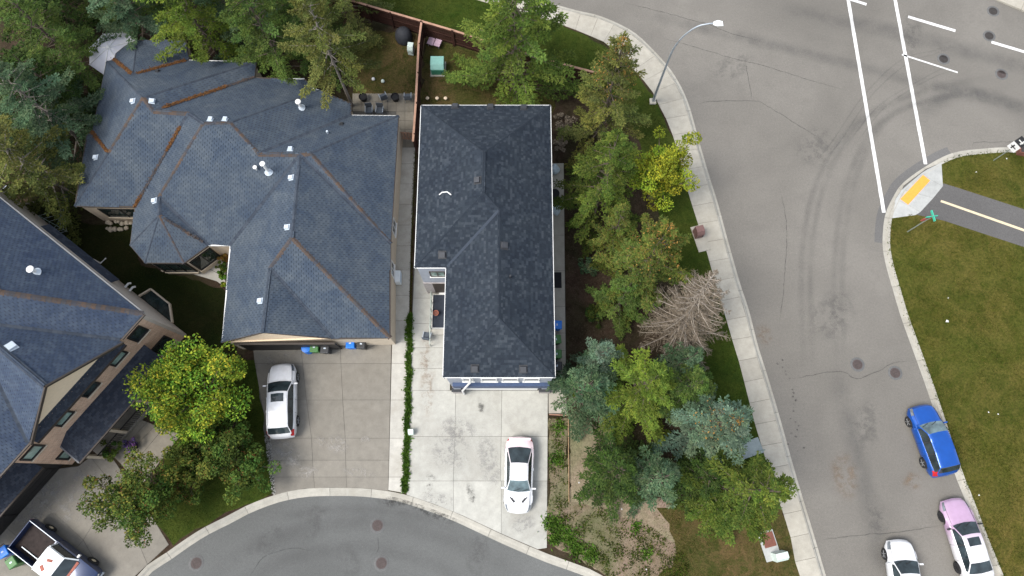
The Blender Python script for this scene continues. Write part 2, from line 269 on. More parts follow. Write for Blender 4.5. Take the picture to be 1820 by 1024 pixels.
# ---------------------------------------------------------------- mesh helpers
class MB:
    def __init__(s): s.v = []; s.f = []; s.uv = None
    def add(s, vs, fs):
        k = len(s.v); s.v += [tuple(p) for p in vs]; s.f += [tuple(i + k for i in f) for f in fs]; return s
    def box(s, c, d, rz=0.0, taper=1.0, tilt=None):
        hx, hy, hz = d[0] / 2, d[1] / 2, d[2] / 2; vs = []
        M = Matrix.Rotation(rz, 3, 'Z')
        if tilt is not None: M = tilt
        for z, k in ((-hz, 1), (hz, taper)):
            for x, y in ((-hx, -hy), (hx, -hy), (hx, hy), (-hx, hy)): vs.append(Vector(c) + M @ Vector((x * k, y * k, z)))
        return s.add(vs, [(3, 2, 1, 0), (4, 5, 6, 7), (0, 1, 5, 4), (1, 2, 6, 5), (2, 3, 7, 6), (3, 0, 4, 7)])
    def prism(s, pts, z0, z1, top=None):
        n = len(pts); top = top or pts
        vs = [(p[0], p[1], z0) for p in pts] + [(p[0], p[1], z1) for p in top]
        return s.add(vs, [tuple(reversed(range(n))), tuple(range(n, 2 * n))] + [(i, (i + 1) % n, n + (i + 1) % n, n + i) for i in range(n)])
    def sheet(s, pts):
        return s.add(pts, [tuple(range(len(pts)))])
    def tube(s, path, rad, n=8, cap=True):
        path = [Vector(p) for p in path]; m = len(path)
        rad = [rad] * m if isinstance(rad, (int, float)) else rad
        vs = []
        for i, p in enumerate(path):
            d = (path[min(i + 1, m - 1)] - path[max(i - 1, 0)]).normalized()
            a = d.orthogonal().normalized() if abs(d.z) > 0.95 else d.cross(Vector((0, 0, 1))).normalized(); b = d.cross(a)
            for k in range(n):
                t = 2 * math.pi * k / n; vs.append(p + (a * math.cos(t) + b * math.sin(t)) * rad[i])
        fs = [(i * n + k, i * n + (k + 1) % n, (i + 1) * n + (k + 1) % n, (i + 1) * n + k) for i in range(m - 1) for k in range(n)]
        if cap: fs += [tuple(reversed(range(n))), tuple(range((m - 1) * n, m * n))]
        return s.add(vs, fs)
    def lathe(s, prof, c=(0, 0, 0), n=20, axis='Z'):
        vs = []
        for r, z in prof:
            for k in range(n):
                t = 2 * math.pi * k / n; x, y = r * math.cos(t), r * math.sin(t)
                p = (x, y, z) if axis == 'Z' else (x, z, y)
                vs.append((p[0] + c[0], p[1] + c[1], p[2] + c[2]))
        m = len(prof); fs = [(i * n + k, i * n + (k + 1) % n, (i + 1) * n + (k + 1) % n, (i + 1) * n + k) for i in range(m - 1) for k in range(n)]
        if prof[0][0] > 1e-4: fs.append(tuple(reversed(range(n))))
        if prof[-1][0] > 1e-4: fs.append(tuple(range((m - 1) * n, m * n)))
        return s.add(vs, fs)
    def beam(s, a, b, w, h):
        """rectangular bar from a to b, width w across, height h"""
        a, b = Vector(a), Vector(b); d = (b - a).normalized()
        side = d.cross(Vector((0, 0, 1)))
        side = side.normalized() if side.length > 1e-4 else Vector((1, 0, 0)); up = side.cross(d).normalized()
        vs = [p + side * sx * w / 2 + up * sy * h / 2 for p in (a, b) for sx, sy in ((-1, -1), (1, -1), (1, 1), (-1, 1))]
        return s.add(vs, [(3, 2, 1, 0), (4, 5, 6, 7), (0, 1, 5, 4), (1, 2, 6, 5), (2, 3, 7, 6), (3, 0, 4, 7)])
    def mesh(s, name, smooth=None, fix=True):
        me = bpy.data.meshes.new(name); me.from_pydata(s.v, [], s.f); me.update()
        if fix:
            bm = bmesh.new(); bm.from_mesh(me); bmesh.ops.recalc_face_normals(bm, faces=bm.faces); bm.to_mesh(me); bm.free()
        if smooth is not None:
            me.polygons.foreach_set('use_smooth', [True] * len(me.polygons)); me.set_sharp_from_angle(angle=R(smooth))
        return me
    def build(s, name, mat, parent=None, smooth=None, bevel=0.0, fix=True, **kw):
        o = link(name, s.mesh(name, smooth, fix), mat, parent, **kw)
        if bevel:
            b = o.modifiers.new('bevel', 'BEVEL'); b.width = bevel; b.segments = 2; b.limit_method = 'ANGLE'
        return o
def link(name, me, mat=None, parent=None, **kw):
    o = bpy.data.objects.new(name, me); COL.objects.link(o)
    if mat and me is not None:
        m = MATS[mat]
        if not me.materials: me.materials.append(m)
        elif me.materials[0] != m: o.material_slots[0].link = 'OBJECT'; o.material_slots[0].material = m
    if parent is not None: o.parent = parent
    for k, v in kw.items():
        if v is not None: o[k] = v
    return o
def thing(name, label, cat, loc=(0, 0, 0), rz=0.0, group=None):
    o = bpy.data.objects.new(name, None); COL.objects.link(o); o.empty_display_size = 0.2
    o.location = loc; o.rotation_euler = (0, 0, rz); o['label'] = label; o['category'] = cat
    if group: o['group'] = group
    return o
def tag(o, label, cat, group=None):
    o['label'] = label; o['category'] = cat
    if group: o['group'] = group
    return o
def npmesh(name, verts, k, smooth=False, tone=None):
    """mesh of separate k-gons from an (n*k, 3) array"""
    verts = np.asarray(verts, dtype=np.float32).reshape(-1, 3); n = len(verts) // k
    me = bpy.data.meshes.new(name); me.vertices.add(n * k); me.vertices.foreach_set('co', verts.ravel())
    me.loops.add(n * k); me.loops.foreach_set('vertex_index', np.arange(n * k, dtype=np.int32))
    me.polygons.add(n); me.polygons.foreach_set('loop_start', np.arange(0, n * k, k, dtype=np.int32))
    me.update(calc_edges=True); me.validate()
    col = np.ones((n, 4), dtype=np.float32)
    if tone is not None: col[:, :3] = tone
    at = me.attributes.new('tone', 'FLOAT_COLOR', 'FACE'); at.data.foreach_set('color', col.ravel()); return me
def catmull(pts, step=0.4):
    pts = [Vector(p) for p in pts]; out = []
    q = [pts[0] * 2 - pts[1]] + pts + [pts[-1] * 2 - pts[-2]]
    for i in range(1, len(q) - 2):
        a, b, c, d = q[i - 1:i + 3]; n = max(1, int((c - b).length / step))
        for k in range(n):
            t = k / n; out.append(0.5 * ((2 * b) + (c - a) * t + (2 * a - 5 * b + 4 * c - d) * t * t + (3 * b - a - 3 * c + d) * t ** 3))
    out.append(pts[-1]); return out
def resample(line, step):
    L = [0]
    for a, b in zip(line, line[1:]): L.append(L[-1] + (b - a).length)
    n = max(1, round(L[-1] / step)); out = []; j = 0
    for k in range(n + 1):
        s = L[-1] * k / n
        while j < len(L) - 2 and L[j + 1] < s: j += 1
        t = (s - L[j]) / max(1e-6, L[j + 1] - L[j]); out.append(line[j].lerp(line[j + 1], min(1, t)))
    return out
def normals2(line):
    out = []
    for i in range(len(line)):
        d = line[min(i + 1, len(line) - 1)] - line[max(i - 1, 0)]; d = Vector((d.x, d.y)).normalized(); out.append(Vector((-d.y, d.x)))
    return out
def inside(pts, poly):
    poly = np.asarray([(p[0], p[1]) for p in poly]); x, y = pts[:, 0], pts[:, 1]; r = np.zeros(len(pts), bool); j = len(poly) - 1
    for i in range(len(poly)):
        xi, yi = poly[i]; xj, yj = poly[j]
        c = ((yi > y) != (yj > y)) & (x < (xj - xi) * (y - yi) / (yj - yi + 1e-12) + xi); r ^= c; j = i
    return r
def inset(poly, d):
    """move every edge of a polygon inwards by d"""
    n = len(poly); area = sum(poly[i][0] * poly[(i + 1) % n][1] - poly[(i + 1) % n][0] * poly[i][1] for i in range(n))
    sg = 1 if area > 0 else -1; out = []
    for i in range(n):
        a, b, c = (Vector(poly[(i + k) % n][:2]) for k in (-1, 0, 1))
        d1 = (b - a).normalized(); d2 = (c - b).normalized(); n1 = Vector((-d1.y, d1.x)) * sg; n2 = Vector((-d2.y, d2.x)) * sg
        k = 1 + n1.dot(n2); m = (n1 + n2) / max(0.35, k); out.append(b + m * d)
    return out
def kites(c, d, u, ln, wd):
    """leaf-shaped quads: centres c, long axis d, normal hint u, lengths, widths"""
    d = d / (np.linalg.norm(d, axis=1, keepdims=True) + 1e-9); s = np.cross(d, u); s /= (np.linalg.norm(s, axis=1, keepdims=True) + 1e-9)
    ln = np.asarray(ln)[:, None]; wd = np.asarray(wd)[:, None]
    return np.stack([c - d * ln * .5, c + s * wd * .5 + d * ln * .05, c + d * ln * .5, c - s * wd * .5 + d * ln * .05], 1).reshape(-1, 3)
def rnd(n, s=1.0): return RNG.normal(0, s, (n, 3))
def copytree(o, parent=None):
    c = o.copy(); COL.objects.link(c); c.parent = parent
    for ch in list(o.children): copytree(ch, c)
    return c

# ---------------------------------------------------------------- ground, roads, pavements
def struct(o): o['kind'] = 'structure'; return o
def pix(pts, z=0.0): return [P2(x, y, z) for x, y in pts]
def flat(name, poly, z, mat, parent=None, **kw):
    o = MB().sheet([(p[0], p[1], z) for p in poly]).build(name, mat, parent, fix=False, **kw)
    if o.data.polygons[0].normal.z < 0: o.data.flip_normals()
    return o
struct(flat('ground', [(-900, -900), (900, -900), (900, 900), (-900, 900)], -0.12, 'turf_dry'))
road = struct(flat('road', [(-95, -70), (150, -70), (150, 75), (-95, 75)], 0.0, 'asphalt_street'))
# west kerb of the street, from the far north-west round the corner and south (edge of the asphalt)
kw_px = [(1022, 18), (1062, 27), (1103, 44), (1133, 62), (1166, 94), (1192, 124), (1212, 157), (1225, 188), (1235, 223), (1244, 256), (1260, 311), (1276, 362), (1293, 425), (1316, 506), (1331, 551), (1347, 614), (1360, 655), (1377, 711), (1392, 763), (1411, 832), (1430, 896), (1449, 959), (1468, 1024)]
kw = [p.to_3d() for p in pix(kw_px)]
d0 = Vector((-1, 0.341, 0)).normalized(); dS = (kw[-1] - kw[-4]).normalized()
kw = [kw[0] + d0 * k for k in (60, 45, 30, 18, 9, 3.5)] + kw + [kw[-1] + dS * k for k in (5, 12, 22, 34)]
kw = catmull(kw, 0.35)
lw_px = [(996, 43), (1037, 60), (1062, 68), (1078, 79), (1108, 104), (1136, 134), (1161, 165), (1174, 193), (1189, 223), (1204, 266), (1222, 339), (1230, 364), (1243, 405), (1254, 440), (1272, 505), (1286, 551), (1301, 602), (1316, 652), (1331, 711), (1344, 760), (1387, 901), (1398, 926), (1408, 967), (1421, 1018)]
lw = [p.to_3d() for p in pix(lw_px, G)]
lw = [lw[0] + d0 * k for k in (60, 30, 12, 4)] + lw + [lw[-1] + dS * k for k in (12, 38)]
lw = catmull(lw, 0.35)
# back-of-kerb line of the court (cul-de-sac), west to east
cb_px = [(244, 1023), (299, 980), (355, 942), (406, 916), (440, 898), (491, 879), (541, 869), (592, 867), (643, 868), (689, 873), (719, 879), (770, 896), (820, 916), (897, 952), (972, 972 + 12), (1014, 999), (1075, 1026)]
cb = [p.to_3d() for p in pix(cb_px, G)]
cb = [Vector((-24.5, -11.5, 0)), Vector((-23.6, -8.6, 0))] + [Vector((p.x, p.y, 0)) for p in cb] + [Vector((9.6, -8.6, 0)), Vector((15.5, -13.5, 0)), Vector((19.5, -24, 0)), Vector((20.0, -38, 0))]
cb = catmull(cb, 0.35)
court = [(p.x, p.y + .02) for p in cb] + [(20, -60), (-26, -60), (-24.6, -20)]
struct(flat('court', court, 0.004, 'asphalt_court'))
def strip_pieces(line, prof, step, root, name, mat, side, gap=0.012, skip=None):
    """lay pieces along a line; prof = [(offset across, z), ...] outline of the top, side = +1 left / -1 right"""
    pts = resample(line, step); fine = 4
    allp = resample(line, step / fine); nn = normals2(allp); out = []
    for i in range(len(pts) - 1):
        a = i * fine; idx = list(range(a, min(a + fine, len(allp) - 1) + 1))
        if len(idx) < 2 or (skip and skip(allp[idx[0]])): continue
        mb = MB(); vs = []; m = len(prof)
        for j, k in enumerate(idx):
            p = allp[k]
            if j == 0: p = p.lerp(allp[k + 1], gap / (step / fine))
            if j == len(idx) - 1: p = p.lerp(allp[k - 1], gap / (step / fine))
            for o_, z in prof: vs.append((p.x + nn[k].x * o_ * side, p.y + nn[k].y * o_ * side, z))
            vs.append((p.x + nn[k].x * prof[-1][0] * side, p.y + nn[k].y * prof[-1][0] * side, -0.06)); vs.append((p.x + nn[k].x * prof[0][0] * side, p.y + nn[k].y * prof[0][0] * side, -0.06))
        q = m + 2; fs = [(j * q + t, j * q + (t + 1) % q, (j + 1) * q + (t + 1) % q, (j + 1) * q + t) for j in range(len(idx) - 1) for t in range(q)]
        fs += [tuple(range(q)), tuple(range((len(idx) - 1) * q, len(idx) * q))]
        mb.add(vs, fs); out.append(mb.build(name, mat, root))
    return out
near = lambda p: not (-42 < p.x < 48 and -20 < p.y < 52)
KPROF = [(0, 0.012), (0.16, 0.02), (0.27, G - 0.012), (0.34, G + 0.004)]
kerb_w = struct(MB().sheet([(p.x, p.y, -0.03) for p in ([Vector(kw[0]), Vector(kw[1]), Vector(kw[2])])]).build('kerb', 'joint_dark'))
strip_pieces(kw, KPROF, 2.8, kerb_w, 'kerb_piece', 'concrete_kerb', -1, skip=near)
# pavement slabs between the kerb and the verge
walk = struct(MB().sheet([(kw[0].x, kw[0].y + 1, -0.05), (kw[1].x, kw[1].y + 1, -0.05), (kw[2].x, kw[2].y + 2, -0.05)]).build('pavement', 'joint_dark'))
ks = resample(kw, 1.4); kn = normals2(ks); lwn = np.array([(p.x, p.y) for p in lw])
def wid(p):
    d = np.hypot(lwn[:, 0] - p.x, lwn[:, 1] - p.y); return float(d.min())
edge = []
for p, n in zip(ks, kn): edge.append((Vector((p.x - n.x * 0.35, p.y - n.y * 0.35)), Vector((p.x - n.x * wid(p), p.y - n.y * wid(p)))))
for (a, b), (c, d) in zip(edge, edge[1:]):
    if near(a.to_3d()): continue
    g = 0.008 / max(0.2, (c - a).length); a2, c2 = a.lerp(c, g), c.lerp(a, g); b2, d2 = b.lerp(d, g), d.lerp(b, g)
    j = random.uniform(-.003, .003)
    MB().prism([a2, c2, d2, b2], -0.05, G + 0.004 + j).build('slab', 'concrete_walk', walk)
pavement_edge = [e[1] for e in edge]
# lots: one raised sheet of planting soil, trimmed by kerbs
lot = [(e[0].x, e[0].y) for e in edge] + [(p.x, p.y) for p in reversed(cb)] + [(-60, -20), (-95, -10), (-95, 70)]
struct(MB().prism(lot, -0.1, G - 0.022).build('lot_soil', 'mulch', fix=True))
CPROF = [(0, 0.012), (0.20, 0.022), (0.32, G - 0.02), (0.50, G + 0.002)]
kerb_c = struct(MB().sheet([(cb[2].x, cb[2].y - .1, -0.03), (cb[3].x, cb[3].y - .1, -0.03), (cb[3].x, cb[3].y, -0.03)]).build('kerb', 'joint_dark'))
cfront = [Vector((p.x + n.x * -0.5, p.y + n.y * -0.5, 0)) for p, n in zip(cb, normals2(cb))]
strip_pieces(cfront, CPROF, 2.6, kerb_c, 'kerb_piece', 'concrete_kerb', 1)
# east side of the street
ke_px = [(1809, 263), (1741, 265), (1690, 273), (1642, 298), (1604, 326), (1588, 349), (1574, 379), (1569, 412), (1569, 443), (1576, 478), (1585, 509), (1601, 563), (1624, 627), (1652, 706), (1697, 843), (1713, 883), (1740, 955), (1768, 1024)]
ke = [p.to_3d() for p in pix(ke_px)]
dE = Vector((1, -0.20, 0)).normalized(); dS2 = (ke[-1] - ke[-4]).normalized()
ke = [ke[0] + dE * k for k in (60, 40, 22, 10, 4)] + ke + [ke[-1] + dS2 * k for k in (6, 14, 26)]
ke = catmull(ke, 0.35)
EPROF = [(0, 0.012), (0.24, 0.022), (0.30, G - 0.01), (0.46, G + 0.004)]
kerb_e = struct(MB().sheet([(ke[0].x, ke[0].y - 1, -0.03), (ke[1].x, ke[1].y - 1, -0.03), (ke[2].x, ke[2].y - 1.2, -0.03)]).build('kerb', 'joint_dark'))
ramp_zone = lambda p: near(p) or (P2(1690, 273).y - .2 > p.y > P2(1569, 405).y and False)
strip_pieces(ke, EPROF, 2.6, kerb_e, 'kerb_piece', 'concrete_kerb', 1, skip=ramp_zone)
ken = normals2(ke); east_edge = [(p.x + n.x * 0.44, p.y + n.y * 0.44) for p, n in zip(ke, ken)]
lot_e = east_edge + [(150, -60), (150, 10)]
struct(MB().prism(lot_e, -0.1, G - 0.012).build('lawn', 'turf_dry'))
# far pavement in the north-east corner
ne = pix([(1764, -2), (1820, 22)], 0); dn = (ne[1] - ne[0]).normalized(); nn_ = Vector((-dn.y, dn.x))
for k in range(-14, 22):
    a = ne[0] + dn * (k * 2.2 + .01); b = ne[0] + dn * (k * 2.2 + 2.19)
    if k == -14: fw = struct(flat('pavement', [ne[0], ne[0] + dn, ne[0] + dn + nn_ * .5], -0.04, 'joint_dark'))
    MB().prism([a, b, b + nn_ * 2.2, a + nn_ * 2.2], -0.05, G + random.uniform(0, .004)).build('slab', 'concrete_walk', fw)
struct(MB().prism([ne[0] - dn * 40 + nn_ * 2.2, ne[0] + dn * 60 + nn_ * 2.2, ne[0] + dn * 60 + nn_ * 40, ne[0] - dn * 40 + nn_ * 40], -0.05, G - .01).build('lawn', 'turf_green'))
# ---- lawns and soil patches on the lots, ragged edges
def ragged(poly, amp=0.12, step=0.5):
    pts = [Vector((p[0], p[1], 0)) for p in poly] + [Vector((poly[0][0], poly[0][1], 0))]
    out = []
    for a, b in zip(pts, pts[1:]):
        n = max(1, int((b - a).length / step))
        for k in range(n): out.append((a.lerp(b, k / n).x + random.uniform(-amp, amp), a.lerp(b, k / n).y + random.uniform(-amp, amp)))
    return out
LAWN = {}
def lawn(key, px, mat, z, amp=0.12, name='lawn'):
    poly = pix(px, G); LAWN[key] = poly
    return struct(flat(name, ragged(inset(poly, -0.30 if key != 'front' else -0.05) if key in ('east', 'north', 'front', 'corner_dry') else poly, amp), G + z, mat))
lawn('north', [(420, -160), (694, 33), (748, 48), (812, 66), (1003, 124), (1062, 142), (1100, 122), (1078, 92), (1040, 70), (996, 52), (900, 5), (600, -200)], 'turf_green', -0.012)
lawn('east', [(1062, 142), (1092, 116), (1132, 144), (1158, 175), (1172, 203), (1196, 262), (1216, 340), (1252, 452), (1284, 560), (1329, 716), (1345, 780), (1360, 830), (1330, 830), (1290, 770), (1262, 700), (1240, 600), (1205, 470), (1170, 350), (1140, 240), (1105, 175)], 'turf_green', -0.012)
lawn('yard_w', [(640, 60), (746, 52), (742, 168), (628, 170), (622, 120)], 'turf_patchy', -0.012, 0.2)
lawn('yard_c', [(756, 52), (850, 72), (900, 150), (985, 172), (985, 200), (750, 200)], 'turf_patchy', -0.012, 0.2)
lawn('side', [(10, 372), (90, 360), (160, 400), (235, 395), (250, 470), (330, 492), (405, 520), (425, 640), (340, 640), (338, 600), (250, 530), (105, 420)], 'turf_shade', -0.012)
lawn('front', [(330, 640), (455, 640), (470, 780), (489, 876), (440, 893), (400, 912), (350, 938), (308, 966), (262, 905), (300, 800), (310, 770)], 'turf_green', -0.012)
lawn('corner_dry', [(1185, 912), (1330, 860), (1380, 905), (1400, 960), (1425, 1060), (1440, 1130), (1120, 1130), (1150, 1060), (1205, 1010), (1212, 960)], 'turf_patchy', -0.008, 0.2)
bare = struct(flat('bare_soil', ragged(pix([(1012, 735), (1085, 742), (1090, 800), (1150, 880), (1230, 900), (1290, 930), (1260, 1000), (1300, 1130), (1180, 1130), (1075, 1020), (976, 966), (976, 900), (1011, 893)], G), 0.2), G - 0.014, 'soil_bare'))
lawn('weedy', [(976, 742), (1008, 742), (1010, 893), (1080, 905), (1160, 940), (1220, 985), (1235, 1060), (1150, 1060), (1070, 1018), (976, 966)], 'soil_weedy', -0.010, 0.12, 'weedy_soil')
# ---- slabs helper: grid of concrete panels between two edges
def panel(root, name, poly, mat, gap=0.010, top=G, jit=0.003):
    return MB().prism(inset(poly, gap), -0.06, top + random.uniform(-jit, jit)).build(name, mat, root)
def bed(name, px): return struct(flat(name, pix(px, G), G - 0.018, 'joint_dark'))
def lerp_x(line, y):
    for (x0, y0), (x1, y1) in zip(line, line[1:]):
        if y0 <= y <= y1: return x0 + (x1 - x0) * (y - y0) / (y1 - y0)
    return line[0][0] if y < line[0][1] else line[-1][0]
def grid(root, left, right, ys, fr, mat, name='slab'):
    for y0, y1 in zip(ys, ys[1:]):
        for f0, f1 in zip(fr, fr[1:]):
            q = []
            for f, y in ((f0, y0), (f1, y0), (f1, y1), (f0, y1)):
                l, r = lerp_x(left, y), lerp_x(right, y); q.append(P2(l + (r - l) * f, y, G))
            panel(root, name, q, mat)
def arc_y(px):  # pixel row of the back of the court kerb at a pixel column
    return lerp_x([(y, x) for x, y in cb_px], px) if False else float(np.interp(px, [p[0] for p in cb_px], [p[1] for p in cb_px]))
dA = bed('driveway', [(447, 600), (694, 600), (689, 871), (640, 868), (541, 869), (492, 877), (470, 780), (452, 640)])
LA = [(447, 596), (450, 640), (460, 662), (468, 754), (479, 779), (487, 865), (492, 880)]; RA = [(696, 596), (690, 880)]
grid(dA, LA, RA, [596, 646, 711, 779, 818], [0, .35, .632, 1], 'concrete_old')
for f0, f1 in ((0, .35), (.35, .632), (.632, 1)):
    q = []
    for f, y in ((f0, 818), (f1, 818), (f1, 848), (f0, 848)): q.append(P2(lerp_x(LA, y) + (lerp_x(RA, y) - lerp_x(LA, y)) * f, y, G))
    panel(dA, 'slab', q, 'concrete_old')
    q = [q[3], q[2]]
    for k in range(5):
        f = f1 + (f0 - f1) * k / 4; x = lerp_x(LA, 870) + (lerp_x(RA, 870) - lerp_x(LA, 870)) * f; q.append(P2(x, arc_y(x) - .5, G))
    panel(dA, 'slab', q, 'concrete_old', 0.008)
# strip walk between the houses
LS = [(709, 215), (707, 300), (703, 440), (697, 600), (690, 880)]; RS = [(738, 265), (735, 330), (730, 440), (726.5, 600), (718, 880)]
sW = bed('side_walk', [(709, 262), (737, 262), (730, 440), (726, 600), (718, 876), (690, 871), (697, 600), (703, 440)])
LSs, RSs = LS, RS
grid(sW, LSs, RSs, [262, 291, 327, 363, 400, 437, 480, 525, 570, 608, 646, 711, 779, 848], [0, 1], 'concrete_strip')
panel(sW, 'slab', pix([(690.9, 848), (719, 848), (718, 876.5), (690, 871.5)], G), 'concrete_strip')
# driveway of the centre house
dB = bed('driveway', [(735, 470), (796, 470), (796, 700), (974, 700), (972, 974), (897, 948), (820, 912), (770, 892), (722, 878), (727, 760)])
LB = [(737, 470), (731, 600), (728, 760), (722, 880)]; RB = [(800, 470), (800, 694)]
grid(dB, LB, RB, [470, 530, 575, 618, 655, 694], [0, 1], 'concrete_new')
LB2 = LB; RB2 = [(974, 690), (972, 975)]
grid(dB, LB2, RB2, [694, 776], [0, .33, .665, 1], 'concrete_new')
grid(dB, LB2, RB2, [776, 855], [0, .33, .665, 1], 'concrete_new')
for x0, x1 in ((725, 806), (806, 891), (891, 972.5)):
    q = [P2(x0, 855, G), P2(x1, 855, G)] + [P2(x, arc_y(x) - (.5 if x < 960 else 10), G) for x in np.linspace(x1 if x1 < 972 else 972, x0 if x0 > 726 else 722.5, 6)]
    panel(dB, 'slab', q, 'concrete_new', 0.008)
# walk on the east side of the centre house
eW = bed('side_walk', [(960, 290), (1002, 290), (1007, 735), (975, 735)])
grid(eW, [(955, 290), (966, 640), (975, 692), (975, 735)], [(1002, 290), (1005, 600), (1007, 735)], [290, 353, 418, 481, 545, 592, 623, 660, 697, 735], [0, 1], 'concrete_walk')
# brick house driveway and front walk
dC = bed('driveway', [(-60, 1010), (12, 938), (105, 833), (140, 828), (190, 800), (262, 905), (300, 968), (240, 1024), (200, 1075), (-60, 1100)])
for q in ([(12, 938), (62, 882), (148, 960), (100, 1015)], [(62, 882), (105, 833), (139, 829), (160, 812), (205, 866), (148, 960)], [(205, 866), (160, 812), (190, 800), (262, 905), (300, 968), (262, 1003)], [(148, 960), (205, 866), (262, 1003), (240, 1024), (205, 1062)], [(100, 1015), (148, 960), (205, 1062), (180, 1100), (120, 1100)], [(-60, 1010), (12, 938), (100, 1015), (120, 1100), (-60, 1100)]):
    panel(dC, 'slab', pix(q, G), 'concrete_old')
wk = bed('front_walk', [(238, 742), (312, 770), (245, 850), (190, 800)])
for q in ([(238, 742), (262, 750), (202, 812), (190, 800)], [(262, 750), (276, 756), (214, 824), (202, 812)], [(276, 756), (290, 762), (226, 838), (214, 824)], [(290, 762), (322, 772), (262, 850), (248, 866), (226, 838)]):
    panel(wk, 'slab', pix(q, G), 'concrete_paver')
# patio pavers behind the bungalow
pt = bed('patio', [(628, 167), (742, 167), (738, 262), (708, 262), (708, 206), (626, 206)])
ys = [166, 181, 198, 214, 230, 246, 262]; x_at = lambda c, y: 626 + c * 15.6 + (200 - y) * 0.02
for r_ in range(6):
    for c_ in range(8):
        x0, x1 = x_at(c_, 190), x_at(c_ + 1, 190)
        if r_ >= 2 and x0 < 702: continue
        if x1 > 741 - (ys[r_] - 166) * .06: x1 = 741 - (ys[r_] - 166) * .06
        if x1 - x0 < 3: continue
        panel(pt, 'paver', pix([(x0, ys[r_]), (x1, ys[r_]), (x1, ys[r_ + 1]), (x0, ys[r_ + 1])], G), 'concrete_paver', 0.012, G, 0.006)
# bungalow entry walk
ew = bed('entry_walk', [(305, 478), (372, 478), (402, 440), (412, 450), (408, 516), (385, 500), (345, 487)])
panel(ew, 'slab', pix([(305, 476), (372, 478), (398, 492), (405, 514), (385, 500), (345, 488)], G), 'concrete_strip')
panel(ew, 'slab', pix([(372, 478), (400, 440), (412, 446), (409, 480), (400, 492)], G), 'concrete_strip')
# park path, ramp and tactile plate on the east side
path = struct(flat('path', pix([(1626, 381), (1677, 326), (1700, 333), (1820, 372), (2100, 455), (2100, 520), (1820, 439), (1677, 392)], G), G - 0.006, 'asphalt_path'))
flat('centre_line', pix([(1673, 355.5), (1820, 407), (2060, 484), (2060, 488), (1820, 411.5), (1671.5, 359)], G), G - 0.002, 'paint_cream', path)
rp = bed('ramp', [(1587, 386), (1626, 384), (1677, 330), (1674, 289), (1646, 300), (1606, 330)])
Kp = lambda x, y: (x, y)
for q in ([(1586, 388), (1592, 354), (1613, 364), (1636, 377), (1627, 382.5)], [(1592, 354), (1603, 337), (1659, 352), (1636, 377), (1613, 364)], [(1603, 337), (1636, 309), (1676, 331), (1659, 352)], [(1636, 309), (1648, 301), (1673.5, 289), (1676, 331)]):
    panel(rp, 'slab', pix(q, G), 'concrete_ramp', 0.006)
tp = flat('tactile_plate', pix([(1640.5, 311), (1653, 321), (1614, 364), (1600, 354)], G), G + 0.008, 'paint_yellow', rp)
mb = MB(); A_, B_, C_, D_ = pix([(1640.5, 311), (1653, 321), (1614, 364), (1600, 354)], G)
for i in range(26):
    for j in range(9):
        p = A_.lerp(D_, (i + .5) / 26).lerp(B_.lerp(C_, (i + .5) / 26), (j + .5) / 9); mb.lathe([(0.016, G + .007), (0.011, G + .014)], (p.x, p.y, 0), 5)
mb.build('tactile_dome', 'paint_yellow', rp, kind='stuff', fix=False)
# asphalt repair along the ramp
pp = [Vector((p.x, p.y)) for p in ke if P2(1690, 272).x + .6 > p.x and p.y > P2(1569, 436).y and p.y < P2(1690, 270).y + .1 and p.x < P2(1692, 272).x]
po = [p - n * 0.55 for p, n in zip(pp, normals2([q.to_3d() for q in pp]))]
flat('asphalt_repair', [(p.x, p.y) for p in pp] + [(p.x, p.y) for p in reversed(po)], 0.004, 'asphalt_patch', road)
# painted lines
def line(px, wpx, mat='paint_white', z=0.008, name='painted_line'):
    (x0, y0), (x1, y1) = px; a, b = P2(x0, y0), P2(x1, y1); d = (b - a).normalized(); n = Vector((-d.y, d.x)) * wpx / 2; L = (b - a).length; k = max(2, int(L / .35)); e1 = []; e2 = []
    for i in range(k + 1):
        p = a.lerp(b, i / k); e1.append(p + n * (1 + random.uniform(-.07, .04))); e2.append(p - n * (1 + random.uniform(-.07, .04)))
    flat(name, e1 + e2[::-1], z, mat, road)
dirn = (P2(1555, 259) - P2(1508, 0))
line([(1495, -75), (1571, 378)], 0.26); line([(1577, -75), (1645, 292)], 0.26)
line([(1614, 30), (1698, 55)], 0.24); line([(1762, 75), (1850, 101)], 0.24); line([(1603, 97), (1702, 129)], 0.13); line([(1470, -14), (1540, 8)], 0.24)
